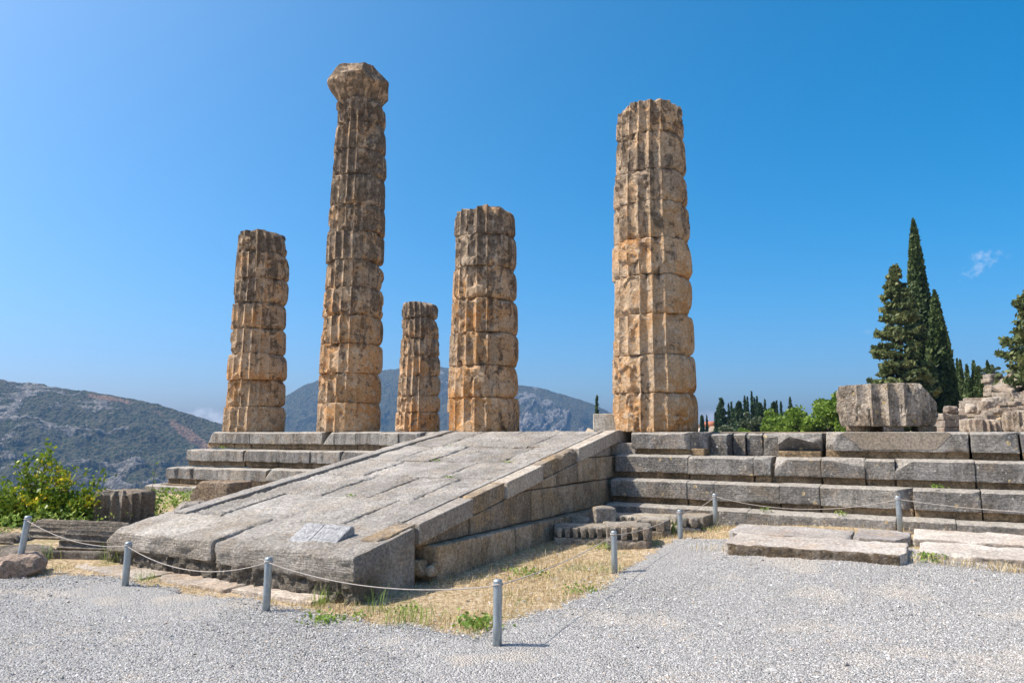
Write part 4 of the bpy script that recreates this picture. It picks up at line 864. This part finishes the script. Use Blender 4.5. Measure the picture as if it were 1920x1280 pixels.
# upright fluted drum with a slanting broken top
v, f = drum_mesh(0, .76, .53, .52, 0, 0, 1110, .2, 1.25, True, True, 260, cut=[(-.75, -.45, .8, .30), (-.2, -.5, 1, .26)], view=2.6, kmin=1.0)
o = mesh('column_drum', v, f, M['rubble_dark'], sharp=24); o.location = (-7.05, 13.35, -.06); o.rotation_euler = (.0, .03, .15); tag(o, 'dark upright fluted drum with a slanting broken top beyond the front block', 'column drum')
rock(-5.55, 12.75, .30, (.62, .5, .52), .4, 'rounded grey rock between the dark drum and the ramp edge', 1120, 'rubble', None, None, 'rock', r=.1, cat='rock')
rock(-5.62, 14.3, .60, (.95, .62, .40), -.35, 'brown flat topped rock resting on a low slab behind the ramp edge', 1121, 'brown_rock', [(-1, -.4, .8, .42), (1, -1, -.2, .48)], None, 'rock', cat='rock')
rock(-5.35, 13.9, .30, (1.25, .7, .22), -.42, 'low brown slab under the flat topped rock', 1122, 'brown_rock', None, None, 'rock', cat='rock')
rock(-5.7, 15.2, .15, (1.8, 1.0, .8), -.4, 'large half buried brown rock behind the flat topped rock', 1123, 'brown_rock', None, None, 'rock', cat='rock')

# ------------------------------------------------------------------ dry grass and weeds
def blades(px, py, pz, h, lean, w, rngs):
    n = len(px); a = rngs.uniform(0, 6.283, n); l = rngs.normal(0, 1, n) * lean
    dx, dy = np.cos(a), np.sin(a); b = np.stack([px, py, pz], 1)
    side = np.stack([-dy, dx, dx * 0], 1) * w[:, None]
    mid = b + np.stack([dx * l * h * .35, dy * l * h * .35, h * .55], 1); tip = b + np.stack([dx * l * h, dy * l * h, h * np.clip(1 - .35 * l * l, .12, 1)], 1)
    v = np.stack([b - side, b + side, mid + side * .7, mid - side * .7, tip], 1).reshape(-1, 3)
    i = np.arange(n) * 5
    return v, [np.stack([i, i + 1, i + 2, i + 3], 1), np.stack([i + 3, i + 2, i + 4], 1)]
rs = np.random.default_rng(77)
N = 150000
bt = rs.uniform(3.0, 13.5, N); bn = rs.uniform(-1.2, 9.2, N); bx_ = TP[0] + TD[0] * bt + TN[0] * bn; by_ = TP[1] + TD[1] * bt + TN[1] * bn
P3 = np.stack([bx_, by_, bx_ * 0], 1)
gi_ = gravel_in(bx_, by_, (fbm(P3, 2.2, 4, 8) - .5) * 3)
inside = ((bt > 7.75) & (bt < 10.15) & (bn < 8.7)) | ((bn > 8.15) & (bt < 10)) | ((bt > 9.6) & (bt < 10.5) & (bn > 1.8) & (bn < 4.2)) | ((bt > 9.9) & (bn > 1.85) & (bn < 4.3) & (rs.uniform(size=N) < .2))
den = sstep(.40, .62, fbm(P3, 1.6, 4, 91)); okk = inside & (gi_ < rs.uniform(-.05, .08, N)) & (rs.uniform(size=N) < .30 + .7 * den)
okk &= ~((bn > 8.1) & (bn < 8.5) & (bt < 7.4) & (rs.uniform(size=N) < .93))
bx_, by_, P3, den = bx_[okk], by_[okk], P3[okk], den[okk]; n_ = len(bx_)
grn = sstep(.58, .74, fbm(P3, 2.6, 4, 92)); tone = np.where(rs.uniform(size=n_) < grn * .75, rs.uniform(.88, 1, n_), rs.uniform(0, .84, n_))
v, f = blades(bx_, by_, ground_z(bx_, by_) - .004, rs.gamma(3., .012, n_) + .012 + .02 * den, 1.1, rs.uniform(.0014, .0032, n_), rs)
tag(mesh('dry_grass', v, f, M['straw'], attrs={'tone': np.repeat(tone, 5)}), 'dry trampled straw coloured grass between ramp and gravel', kind='stuff')
# gravel crumbs strewn through the grass
kk = rs.uniform(size=n_) < .05
tag(stones('strewn_gravel', bx_[kk], by_[kk], ground_z(bx_[kk], by_[kk]), rs.uniform(.006, .02, kk.sum()), rs.uniform(.3, 1, kk.sum()), M['pebble'], 15), 'grey stones strewn through the dry grass', kind='stuff')
def weed(x, y, r, h, nl, lab, seed, size=.03, spiky=False, group='green weeds in the dry grass', mat='weed', z=None):
    rr = np.random.default_rng(seed); z = gz1(x, y) if z is None else z
    if spiky:
        a = rr.normal(0, r * .35, (nl, 2)); v, f = blades(x + a[:, 0], y + a[:, 1], np.full(nl, z), rr.uniform(.35, 1.1, nl) * h, .9, rr.uniform(.0015, .0035, nl), rr); k = 5
    else:
        c = rr.normal(0, 1, (nl, 3)) * np.array([r * .5, r * .5, h * .3]) + np.array([x, y, z + h * .45]); c[:, 2] = np.maximum(c[:, 2], z + .01)
        v, f = cards(c, size, rr, .1, 1.4); k = 4
    t = thing('weed', lab, 'weed', (x, y, z), 0, group); mesh('leaves', np.asarray(v) - np.array([x, y, z]), f, M[mat], t, attrs={'tone': np.repeat(rr.uniform(0, 1, nl), k)}); return t
for a in [(-.32, 6.85, .22, .10, 260, 'bright leafy weed close to the nearest post', 1, .030), (-1.72, 6.98, .20, .08, 200, 'leafy weed below the corner of the right front block', 2, .028),
          (-1.02, 7.35, .22, .05, 120, 'low weed between the block shadow and the rope', 3, .02), (.15, 9.1, .25, .09, 130, 'low leafy weed in the shadow edge of the ramp wall', 4, .026), (.75, 8.3, .3, .05, 140, 'spreading low weed halfway along the dry grass', 5, .022),
          (1.35, 10.6, .2, .08, 110, 'small leafy weed in front of the broken tooth stone', 6, .024), (3.1, 11.9, .3, .06, 120, 'low weed behind the rounded socketed stone', 7, .022), (4.95, 8.85, .18, .10, 130, 'weed growing between the two front slabs', 8, .026), (-1.45, 7.15, .1, .06, 60, 'tiny weed beside the front block corner', 9, .02)]:
    weed(*a)
for a in [(-1.95, 7.62, .16, .26, 46, 'tuft of thin green blades at the foot of the right front block', 21), (-1.35, 7.42, .14, .30, 26, 'sparse tall blades at the corner of the right front block', 22), (-.95, 6.95, .35, .22, 90, 'wide thin green tuft in the dry grass', 23),
          (2.45, 11.55, .30, .36, 90, 'tall green grass tuft between the carved stones', 24), (1.95, 10.7, .25, .22, 50, 'green tuft beside the shaded end of the broken tooth stone', 25), (.35, 8.9, .2, .2, 30, 'tuft at the shadow edge of the ramp', 26), (-5.2, 9.75, .25, .34, 40, 'tall thin grass before the split fragments', 27),
          (-4.3, 8.75, .2, .18, 40, 'dry green tuft behind the second post', 28), (-6.2, 9.9, .2, .3, 40, 'tuft between the boulder and the split fragments', 29), (1.42, 11.45, .1, .2, 40, 'yellow green tuft between the two front tooth stones', 30)]:
    weed(*a[:6], a[6], spiky=True, group='thin grass tufts')
for i, (t, nn, lab) in enumerate(((6.3, 8.72, 'straw clump'), )): pass
rr = np.random.default_rng(5)
for i, (t, nn, n_, lab) in enumerate(((12.9, 4.02, 160, 'golden dry grass clump along the front of the low slab near its corner'), (13.5, 4.05, 200, 'golden dry grass clump along the front of the low slab farther out'), (10.38, 4.1, 60, 'dry grass wisp at the near corner of the largest slab'), (10.15, 2.3, 50, 'dry wisp beside the post at the end of the slabs'), (12.42, 1.95, 40, 'dry tuft in the gap of the lowest step'))):
    x, y, _ = T(t, nn); a = rr.normal(0, 1, (n_, 2)) * np.array([.28, .07]); a = np.stack([a[:, 0] * TD[0] + a[:, 1] * TN[0], a[:, 0] * TD[1] + a[:, 1] * TN[1]], 1)
    v, f = blades(x + a[:, 0], y + a[:, 1], np.full(n_, gz1(x, y)), rr.uniform(.06, .17, n_), .8, rr.uniform(.002, .004, n_), rr)
    gc = thing('grass_clump', lab, 'grass clump', (x, y, gz1(x, y)), 0, 'dry grass clumps along the slabs'); mesh('foliage', v - np.array([x, y, gz1(x, y)]), f, M['straw'], gc, attrs={'tone': np.repeat(rr.uniform(.1, .84, n_), 5)})
for a in [(-8.6, 11.9, .7, .30, 420, 'rough weeds at the edge of the terrace behind the split fragments', 44, .045), (-9.2, 12.6, .8, .30, 420, 'weeds under the smaller bush at the edge of the frame', 45, .05), (-7.6, 12.5, .7, .30, 420, 'weeds between the long split fragment and the bush', 46, .045), (-8.1, 10.9, .5, .20, 260, 'dry weeds behind the boulder at the edge of the frame', 47, .04), (-5.95, 14.6, .5, .22, 300, 'leafy weeds in the corner between dark drum and brown rock', 41, .045), (-6.3, 15.4, .7, .3, 420, 'taller weeds before the lowest step at the far corner', 42, .05), (-7.4, 16.2, .8, .35, 420, 'weeds along the terrace edge beyond the dark drum', 43, .05)]:
    weed(*a)
for i, (t, nn, z, lab) in enumerate(((10.5, 1.75, .49, 'tiny green weed on the lowest step'), (12.9, 1.48, .92, 'grey green weed rooted in the step below the big drum'), (11.6, 1.74, .49, 'small grey green weed in the step shadow'), (-3.2, 1.25, 1.31, 'thin sprig hanging from a step joint on the far side of the ramp'))):
    x, y, _ = T(t, nn); weed(x, y, .10, .07, 34, lab, 60 + i, .024, group='weeds rooted in the steps', z=z)

for i, (t, nn, lab) in enumerate(((5.45, 3.75, 'tiny green sprig in an upper paving joint of the ramp'), (4.9, 2.5, 'tiny sprig near the head of the ramp'), (6.55, 4.85, 'dry sprig in a joint in the middle of the ramp'), (6.9, 3.76, 'thin green line of sprigs beside the cement coping'), (5.7, 6.1, 'small sprig in a low paving joint'))):
    x, y, _ = T(t, nn); weed(x, y, .09, .035, 26, lab, 160 + i, .02, group='sprigs in the paving joints', z=float(rz_(nn)) - .01)
# ------------------------------------------------------------------ bush on the terrace edge
def stemmed(name, base, stems, lab, cat, mat, size, nleaf, seed, spread=.12, group=None, tonef=None, aspect=1.7, stemr=.010):
    """a shrub: bowed stems from the base, leaves set around their outer two thirds"""
    rr = np.random.default_rng(seed); t = thing(name, lab, cat, base, 0, group); tb, lv = [], []
    for (dx, dy, h, w) in stems:
        s = np.linspace(0, 1, 12); wob = rr.normal(0, .03, (12, 3)).cumsum(0) * np.array([1, 1, .3])
        p = np.stack([dx * s ** 1.3, dy * s ** 1.3, h * s], 1) + wob * s[:, None]; tb.append(tube(p, np.linspace(stemr, stemr * .3, 12), 5))
        nb = max(2, int(7 * w))
        for k in range(nb):
            i0 = rr.integers(3, 11); d = rr.normal(0, 1, 3); d[2] = abs(d[2]) * .5 + .25; d /= np.linalg.norm(d); L = rr.uniform(.12, .34) * (1.2 - s[i0] * .6)
            q = p[i0] + d * L * np.linspace(0, 1, 5)[:, None]; tb.append(tube(q, np.linspace(stemr * .45, stemr * .15, 5), 4))
            m = int(nleaf * w / nb); u = rr.uniform(.15, 1.1, m); lv.append(p[i0] + d * (L * u)[:, None] + rr.normal(0, spread * .45, (m, 3)))
        m = int(nleaf * .35); j = rr.uniform(.35, 1.03, m); lv.append(np.stack([np.interp(j, s, p[:, c]) for c in range(3)], 1) + rr.normal(0, spread * .4, (m, 3)))
    mesh('stems', *joinm(tb), M['bark'], t); c = np.concatenate(lv); v, f = cards(c, size, rr, .15, aspect)
    tone = rr.beta(2, 3, len(c)); patch = fbm(c, 2.4, 3, seed); tone = np.clip(tone * .8 + .55 * sstep(.52, .72, patch) * rr.uniform(0, 1, len(c)) + .05, 0, 1)
    mesh('leaves', v, f, M[mat], t, attrs={'tone': np.repeat(tone, 4)}); return t
rr = np.random.default_rng(12); st = []
for k in range(50):
    x = rr.uniform(-1.25, 1.2); e = 1 - abs(x + .2) / 1.7; st.append((x * 1.0 + rr.normal(0, .1), rr.normal(0, .35), (.62 + .72 * e) * rr.uniform(.55, 1.12), 1.))
st += [(-.15, .1, 1.72, 1.), (-.30, 0, 1.60, 1.), (-.05, 0, 1.62, 1.), (-1.35, 0, 1.30, .8), (-1.15, .1, 1.12, .7), (.65, 0, 1.42, .6), (.55, 0, 1.3, .6), (.95, .1, 1.25, .5), (1.15, .1, 1.22, .4), (.4, .1, 1.35, .6)]
stemmed('leafy_bush', (-8.25, 13.0, -.25), st, 'sprawling green and yellow leaved bush growing over the terrace edge', 'bush', 'bush', .050, 150, 13, .15)
stemmed('leafy_bush', (-9.55, 13.0, -.35), [(-.2, 0, 1.05, 1.), (.1, 0, 1.15, 1.), (.3, .1, .9, 1.), (-.4, 0, .8, 1.)] * 2, 'smaller yellow leaved bush cut off by the edge of the frame', 'bush', 'bush', .052, 130, 14, .14)
stemmed('sapling', (-7.0, 14.2, -.2), [(.1, 0, 1.35, .6), (.05, .1, .8, .5), (.25, 0, .7, .5), (-.1, 0, .6, .5), (.2, .1, .45, .6)], 'thin upright sapling beside the dark fluted drum', 'sapling', 'weed', .038, 80, 15, .07)
stemmed('sapling', (-7.95, 13.5, -.2), [(.15, 0, .95, .4), (.25, .1, .85, .4), (-.05, 0, .8, .4), (.45, 0, .9, .3), (.65, .1, .92, .3)], 'thin reddish stemmed shrub between the bush and the dark drum', 'sapling', 'weed', .03, 60, 16, .07)

# ------------------------------------------------------------------ trees
def trunk_mesh(h, r, seed, n=10):
    rr = np.random.default_rng(seed); s = np.linspace(0, 1, 10); p = np.stack([np.sin(s * 3 + seed) * r * .6, np.cos(s * 2.3 + seed) * r * .5, h * s], 1)
    return tube(p, r * (1.25 - s * .95), n)
def crown_obj(c, size, rr, mat, parent, up, aspect, seed, tone=None):
    v, f = cards(c, size, rr, up, aspect)
    if tone is None: tone = np.clip(.5 + (fbm(c, 1.1, 3, seed) - .5) * 1.3 + rr.normal(0, .13, len(c)), 0, 1)
    return mesh('crown', v, f, M[mat], parent, attrs={'tone': np.repeat(tone, 4)})
def cypress(x, y, zb, h, r, n, size, lab, seed, mat='cypress', group=None, fat=.18, name='cypress_tree'):
    rr = np.random.default_rng(seed); t = thing(name, lab, 'cypress', (x, y, zb), 0, group)
    mesh('trunk', *trunk_mesh(h * .8, r * .16, seed, 8), M['bark'], t)
    u = rr.beta(1.0, 1.25, n); a = rr.uniform(0, 6.283, n)
    prof = np.where(u < fat, .72 + .28 * np.sin(u / fat * np.pi / 2), np.clip((1 - u) / (1 - fat), 0, 1) ** .72)
    q = np.stack([np.cos(a) * 1.6, np.sin(a) * 1.6, u * h / r * .55], 1); lump = fbm(q, 1.7, 3, seed + 3)
    R = r * prof * (.74 + .5 * lump) * np.sqrt(rr.uniform(.35, 1, n))
    c = np.stack([R * np.cos(a), R * np.sin(a), h * (.03 + .97 * u)], 1)
    tone = np.clip(.42 + (lump - .5) * 2.2 + rr.normal(0, .15, n), 0, 1); crown_obj(c, size * (1 - .35 * u), rr, mat, t, .9, 2.0, seed, tone); return t
def conifer(x, y, zb, h, r, nb, size, lab, seed, mat='fir', group=None, name='fir_tree', cat='fir', per=46, bare=.05, pw=.85):
    rr = np.random.default_rng(seed); t = thing(name, lab, cat, (x, y, zb), 0, group); tb = [trunk_mesh(h * .97, r * .06, seed, 8)]; cs, tn = [], []
    for k in range(nb):
        u = bare + (1 - bare) * rr.uniform() ** 1.15; a = rr.uniform(0, 6.283); L = r * (1 - u) ** pw * rr.uniform(.55, 1.12) + .12 * r * (1 - u) + .04 * r
        s = np.linspace(0, 1, 6); d = np.array([math.cos(a), math.sin(a), 0]); p = d * (L * s)[:, None]; p[:, 2] = h * u + L * (.10 * s - .28 * s ** 2 + .22 * s ** 4) ; tb.append(tube(p, np.linspace(.022 * r, .004 * r, 6), 4, False))
        m = int(per * (.35 + L / r)); j = np.sqrt(rr.uniform(.06, 1, m)); c = np.stack([np.interp(j, s, p[:, i]) for i in range(3)], 1)
        wd = L * .20 * (1.15 - j) + .03 * r; sd_ = np.array([-d[1], d[0], 0]); c += sd_ * (rr.normal(0, 1, m) * wd)[:, None]; c[:, 2] += rr.normal(-.015, .05, m) * r * .6
        cs.append(c); tn.append(np.clip(rr.normal(.5, .2) + .25 * (j - .5) + rr.normal(0, .14, m), 0, 1))
    mesh('trunk', *joinm(tb), M['bark'], t); crown_obj(np.concatenate(cs), size, rr, mat, t, .25, 1.9, seed, np.concatenate(tn)); return t
def broadleaf(x, y, zb, h, rx, n, size, lab, seed, mat='broad', group=None, name='leafy_tree', cat='tree', clumps=34, low=.25):
    rr = np.random.default_rng(seed); t = thing(name, lab, cat, (x, y, zb), 0, group); tb = [trunk_mesh(h * .6, rx * .07, seed, 8)]; cs, tn = [], []
    for k in range(clumps):
        d = rr.normal(0, 1, 3); d /= np.linalg.norm(d); q = rr.uniform(.35, 1.) ** .6
        cc = np.array([d[0] * rx * q, d[1] * rx * q, h * (low + (1 - low) * .5) + d[2] * h * (1 - low) * .5 * q]); R = rx * rr.uniform(.16, .34)
        b0 = np.array([0, 0, h * rr.uniform(.2, .55)]); tb.append(tube(b0 + (cc - b0) * np.linspace(0, 1, 6)[:, None] + np.sin(np.linspace(0, 3, 6))[:, None] * np.array([0, 0, .06 * h]), np.linspace(.03, .008, 6) * rx, 5, False))
        m = n // clumps; e = rr.normal(0, 1, (m, 3)); e /= np.linalg.norm(e, axis=1, keepdims=True); e *= (rr.uniform(.25, 1, (m, 1)) ** .5) * R; e[:, 2] *= .75
        cs.append(cc + e); tn.append(np.clip(rr.normal(.48, .16) + rr.normal(0, .16, m), 0, 1))
    mesh('trunk', *joinm(tb), M['bark'], t); crown_obj(np.concatenate(cs), size, rr, mat, t, 0, 1.5, seed, np.concatenate(tn)); return t
def at(px, D, py=None):
    """point D metres away (along the view) in the direction of image column px; with py its height"""
    d = ray_dir(px, 640 if py is None else py); k = D / d[1]; return d[0] * k, D, EYE + d[2] * k
def span(px, D, ytop, wpx):
    x, y, zt = at(px, D, ytop); return x, y, zt, wpx / 2 / 1360. * D
# the tall group beyond the big drum
x, y, zt, r = span(1712, 60, 412, 62); cypress(x, y, .5, zt - .5, r, 12000, .30, 'tallest slender cypress rising above the big fallen drum', 2001, fat=.30)
x, y, zt, r = span(1752, 58, 545, 50); cypress(x, y, 2.0, zt - 2.0, r, 8000, .28, 'shorter cypress close against the tallest one', 2002, fat=.34)
x, y, zt, r = span(1745, 60, 555, 20); cypress(x, y, 2.0, zt - 2.0, r, 3000, .26, 'thin cypress tip squeezed between the two big cypresses', 2003)
x, y, zt, r = span(1678, 56, 500, 128); conifer(x, y, .5, zt - .5, r, 230, .26, 'loose branched fir standing against the tallest cypress', 2004, per=60, pw=.62)
x, y, zt, r = span(1962, 46, 470, 215); conifer(x, y, 3.0, zt - 3.0, r, 210, .25, 'big fir cut by the edge of the frame above the ruins', 2005, per=70, pw=.7)
# conifers and cypresses in the distance
DG = 'far dark conifers beyond the platform'
for i, (px, D, yt, w, kind, lab) in enumerate((
        (1119, 90, 742, 14, 'c', 'lone thin cypress beyond the ramp head'), (1316, 150, 780, 10, 'f', 'small far conifer next to the thick column'), (1325, 150, 778, 8, 'c', 'tiny far cypress next to the red roof'),
        (1352, 120, 748, 36, 'f', 'dark conifer with a bare tip at the start of the far row'), (1341, 118, 773, 8, 'c', 'short dark cypress hugging the first conifer'), (1366, 122, 757, 9, 'c', 'narrow spire just after the conifer with the bare tip'), (1371, 125, 753, 9, 'c', 'second narrow spire after the bare tipped conifer'),
        (1385, 115, 753, 34, 'f', 'broad dark conifer in the middle of the far row'), (1376, 117, 768, 26, 'f', 'lower dark conifer under the narrow spires'), (1396, 118, 741, 14, 'c', 'tall spire beside the broad dark conifer'), (1401, 122, 744, 12, 'c', 'spire behind the tall one in the far row'),
        (1409, 120, 734, 12, 'c', 'highest spire of the far row'), (1414, 118, 746, 16, 'c', 'spire following the highest one'), (1419, 120, 743, 14, 'c', 'second spire following the highest one'), (1424, 110, 757, 30, 'f', 'rounded dark conifer after the highest spires'), (1434, 125, 749, 12, 'c', 'single spire standing clear in a gap of the far row'),
        (1447, 120, 757, 12, 'c', 'spire left of the last cluster'), (1451, 118, 756, 20, 'f', 'small conifer in the last cluster'), (1456, 122, 751, 9, 'c', 'thin high spire of the last cluster'), (1464, 120, 753, 10, 'c', 'last thin spire before the bright leafy trees'), (1481, 105, 744, 20, 'c', 'stout dark cypress rising behind the bright leafy trees'))):
    x, y, zt, r = span(px, D, yt, w); zb = -5.
    lab = lab.replace('left of', 'just before')
    if kind == 'c': cypress(x, y, zb, zt - zb, r, 900, .42, lab, 2100 + i, 'far_conifer', DG)
    else: conifer(x, y, zb, zt - zb, r * 1.35, 260, .40, lab, 2100 + i, 'far_conifer', DG, per=30, pw=.75, bare=.1)
LG_ = 'bright leafy trees beyond the platform'
for i, (px, D, yt, w, mat, lab) in enumerate(((1408, 80, 770, 56, 'olive', 'pale green pine like tree below the highest spires'), (1440, 85, 770, 66, 'broad', 'mid green tree below the single clear spire'), (1392, 78, 800, 40, 'broad', 'low bright shrub below the broad dark conifer'),
        (1478, 70, 762, 90, 'broad', 'first bright leafy tree before the stout dark cypress'), (1520, 66, 736, 150, 'broad', 'tallest bright leafy tree between platform and sky'), (1562, 64, 734, 130, 'broad', 'bright leafy tree partly hidden by the big drum'), (1600, 70, 760, 70, 'broad', 'leafy tree hidden behind the big drum'), (1370, 85, 790, 40, 'olive', 'grey green shrub under the narrow spires'), (1352, 110, 800, 24, 'olive', 'small grey green shrub by the earth bank'))):
    x, y, zt, r = span(px, D, yt, w); zb = -4.
    broadleaf(x, y, zb, zt - zb, r, 12000 if D < 75 else 4500, .22 if D < 75 else .26, lab, 2200 + i, mat, LG_, clumps=80, low=.15)
# small red roofed house and bank far off beside the thick column
hx, hy, hz = at(1332, 165, 797); hs_ = thing('house', 'tiny far house with a red tiled roof beside the thick column', 'house', (hx, hy, hz - 3.2), .2)
n = NT('red_roof_tiles'); M['roof'] = n.out(scalecol(n, (.42, .15, .085), .8, 1.15, n.noise(3)), .9); n = NT('pale_render'); M['render'] = n.out((.50, .42, .34), .9)
mesh('wall', *plain((4.0, 4, 3), (0, 0, 1.5)), M['render'], hs_); mesh('roof', *prism([(-2.3, 3.0), (2.3, 3.0), (0, 4.1)], -2.3, 2.3), M['roof'], hs_)
put('door', plain((.9, .06, 2), (0, 0, 1)), M['bark'], hs_, (.8, -2.02, 0))
# cypresses and scrub on the hillside
HG = 'cypresses on the hillside behind the ruins'
for i, (px, D, yt, w, lab) in enumerate(((1794, 78, 672, 12, 'stubby cypress at the start of the hillside row'), (1800, 74, 674, 12, 'cypress close behind the stubby one'), (1812, 70, 683, 16, 'second full cypress of the hillside row'), (1825, 70, 676, 18, 'darkest spire in the middle of the hillside row'), (1832, 72, 688, 14, 'cypress behind the darkest spire'),
        (1851, 74, 676, 16, 'cypress leaning against the grey olive tree'), (1840, 62, 706, 16, 'lower green cypress before the olive tree'), (1788, 58, 722, 14, 'bright young cypress next to the big drum'), (1795, 60, 733, 12, 'small dark cypress beside the bright young one'), (1778, 55, 752, 16, 'low bushy cypress hugging the drum'), (1818, 64, 712, 12, 'short cypress between the taller hillside spires'))):
    x, y, zt, r = span(px, D, yt, w); zb = gz1(x, y) - .3; cypress(x, y, zb, max(2, zt - zb), r, 1500, .26, lab, 2300 + i, 'cypress', HG, fat=.3)
for i, (px, D, yt, w, mat, lab) in enumerate(((1843, 82, 677, 40, 'olive', 'grey green olive tree on the hill crest'), (1860, 84, 680, 26, 'olive', 'smaller olive tree at the end of the crest'), (1806, 84, 712, 34, 'olive', 'grey scrub below the hillside cypresses'), (1868, 60, 705, 34, 'broad', 'bright bush above the ruined corner'), (1853, 62, 722, 30, 'broad', 'bright bush at the foot of the hillside cypresses'), (1830, 66, 728, 40, 'cypress', 'dark bush under the hillside row'), (1880, 55, 700, 40, 'broad', 'green shrub under the big fir'), (1776, 80, 700, 26, 'olive', 'olive scrub glimpsed beside the cypress'))):
    x, y, zt, r = span(px, D, yt, w); zb = gz1(x, y) - .2; broadleaf(x, y, zb, max(1.2, zt - zb), r, 1800, .2, lab, 2400 + i, mat, 'scrub and olives on the hillside', clumps=26)

# ------------------------------------------------------------------ ruins on the hillside
def ruin_wall(px0, px1, D0, D1, ytop, ybot, lab, seed, courses=4, avg=.75, mat='ruin', dep=.8, ragged=.25):
    rr = random.Random(seed); a = np.array(at(px0, D0, ytop)); b = np.array(at(px1, D1, ytop)); zb = min(at(px0, D0, ybot)[2], at(px1, D1, ybot)[2]) - .2
    L = math.hypot(b[0] - a[0], b[1] - a[1]); rz = math.atan2(b[1] - a[1], b[0] - a[0]); H = (a[2] + b[2]) / 2 - zb
    t = thing('ruined_wall', lab, 'ruined wall', (a[0], a[1], zb), rz, 'ruined walls on the hillside'); ch = H / courses
    for c in range(courses):
        x = -rr.uniform(0, .3)
        while x < L:
            w = avg * rr.uniform(.6, 1.5) * (1 if c else 1.2)
            if c == courses - 1 and rr.random() < ragged: x += w; continue
            h = ch * (rr.uniform(.8, 1.1) if c == courses - 1 else 1) - .012
            put('wall_block', block((w - .015, dep, h), .07, .012, .06, .02, seed + c * 40 + int(x * 9), [(rr.uniform(-1, 1), -1, rr.uniform(-.4, 1), .5 * math.hypot(w, dep) * .9)]), M[mat], t, (x + w / 2, dep / 2 + rr.uniform(-.04, .08), c * ch + h / 2)); x += w
    return t
ruin_wall(1770, 1858, 40, 41, 775, 806, 'low front ruin wall of pinkish blocks nearest the platform', 3001, 3, .75)
ruin_wall(1796, 1866, 50, 48, 747, 775, 'plain terrace wall with a shaded end behind the low front wall', 3002, 2, 1.5, ragged=0)
ruin_wall(1810, 1874, 52.5, 51, 744, 760, 'top course of long blocks along the terrace behind the low wall', 3003, 1, 1.5, ragged=0)
ruin_wall(1858, 1922, 47, 45, 734, 752, 'long two course wall under the stepped corner', 3004, 2, 1.3, ragged=.1)
ruin_wall(1880, 1945, 43.5, 42, 752, 775, 'rough small stone wall at the edge of the frame', 3005, 4, .4, ragged=.3)
ruin_wall(1861, 1880, 47.5, 47.5, 700, 736, 'tall stepped corner of stacked eroded blocks', 3006, 5, .6, ragged=.2)
ruin_wall(1895, 1960, 48.5, 48, 716, 738, 'wall carrying the slanting seat slabs', 3007, 3, .8, ragged=.3)
ruin_wall(1898, 1950, 52, 52, 702, 730, 'upper wall behind the slanting seat slabs', 3008, 3, .8, ragged=.3)
for i, (px, D, py, sz, lab) in enumerate(((1783, 41.5, 768, (1.0, .8, .6), 'rounded boulder on the low front wall near the drum'), (1820, 40.6, 766, (.9, .7, .75), 'pointed grey boulder in the middle of the low front wall'), (1846, 44, 762, (1.2, .9, .9), 'tumbled boulder above the low wall'), (1856, 44.5, 757, (1.2, 1., 1.0), 'large tumbled boulder above the low wall'),
        (1868, 44.5, 754, (1.5, 1., .9), 'biggest tumbled boulder below the stepped corner'), (1838, 44.5, 768, (1.0, .9, .7), 'lower tumbled stone of the rubble heap'), (1878, 44, 765, (.8, .8, .5), 'small stone at the end of the rubble heap'), (1864, 43.5, 771, (1.0, .8, .6), 'stone at the foot of the rubble heap'), (1850, 43, 775, (.9, .7, .5), 'lowest stone of the rubble heap'), (1886, 44.2, 757, (.9, .8, .6), 'boulder next to the rough small stone wall'))):
    x, y, z = at(px, D, py); rock(x, y, z, tuple(q * .72 for q in sz), i * .7, lab, 3100 + i, 'ruin', None, 'tumbled boulders among the ruins', 'boulder', r=.12, chip=.2, rough=.05, cat='boulder')
for i, (px, D, py, lab) in enumerate(((1906, 47, 712, 'upper slanting slab of the ruined seats'), (1893, 46.6, 724, 'lower slanting slab of the ruined seats'))):
    x, y, z = at(px, D, py); o = put('seat_slab', block((1.5, 1.3, .3), .08, .05, .12, .05, 3200 + i), M['ruin'], None, (x, y, z), .3); o.rotation_euler = (.45, -.5, .2); tag(o, lab, 'stone slab', 'slanting slabs among the ruins')
# ------------------------------------------------------------------ the air
HZ = NT('hazy_air'); t_ = HZ.t
for l in list(t_.links):
    t_.links.remove(l)
pv = t_.nodes.new('ShaderNodeVolumePrincipled'); pv.inputs['Color'].default_value = (.26, .55, 1., 1); pv.inputs['Density'].default_value = .00016; pv.inputs['Anisotropy'].default_value = .2
t_.links.new(pv.outputs[0], t_.nodes['Material Output'].inputs['Volume'])
tag(put('haze', plain((6100, 6100, 800)), HZ.m, None, (0, 0, -50)), kind='stuff', label='thin blue summer haze over the valley')
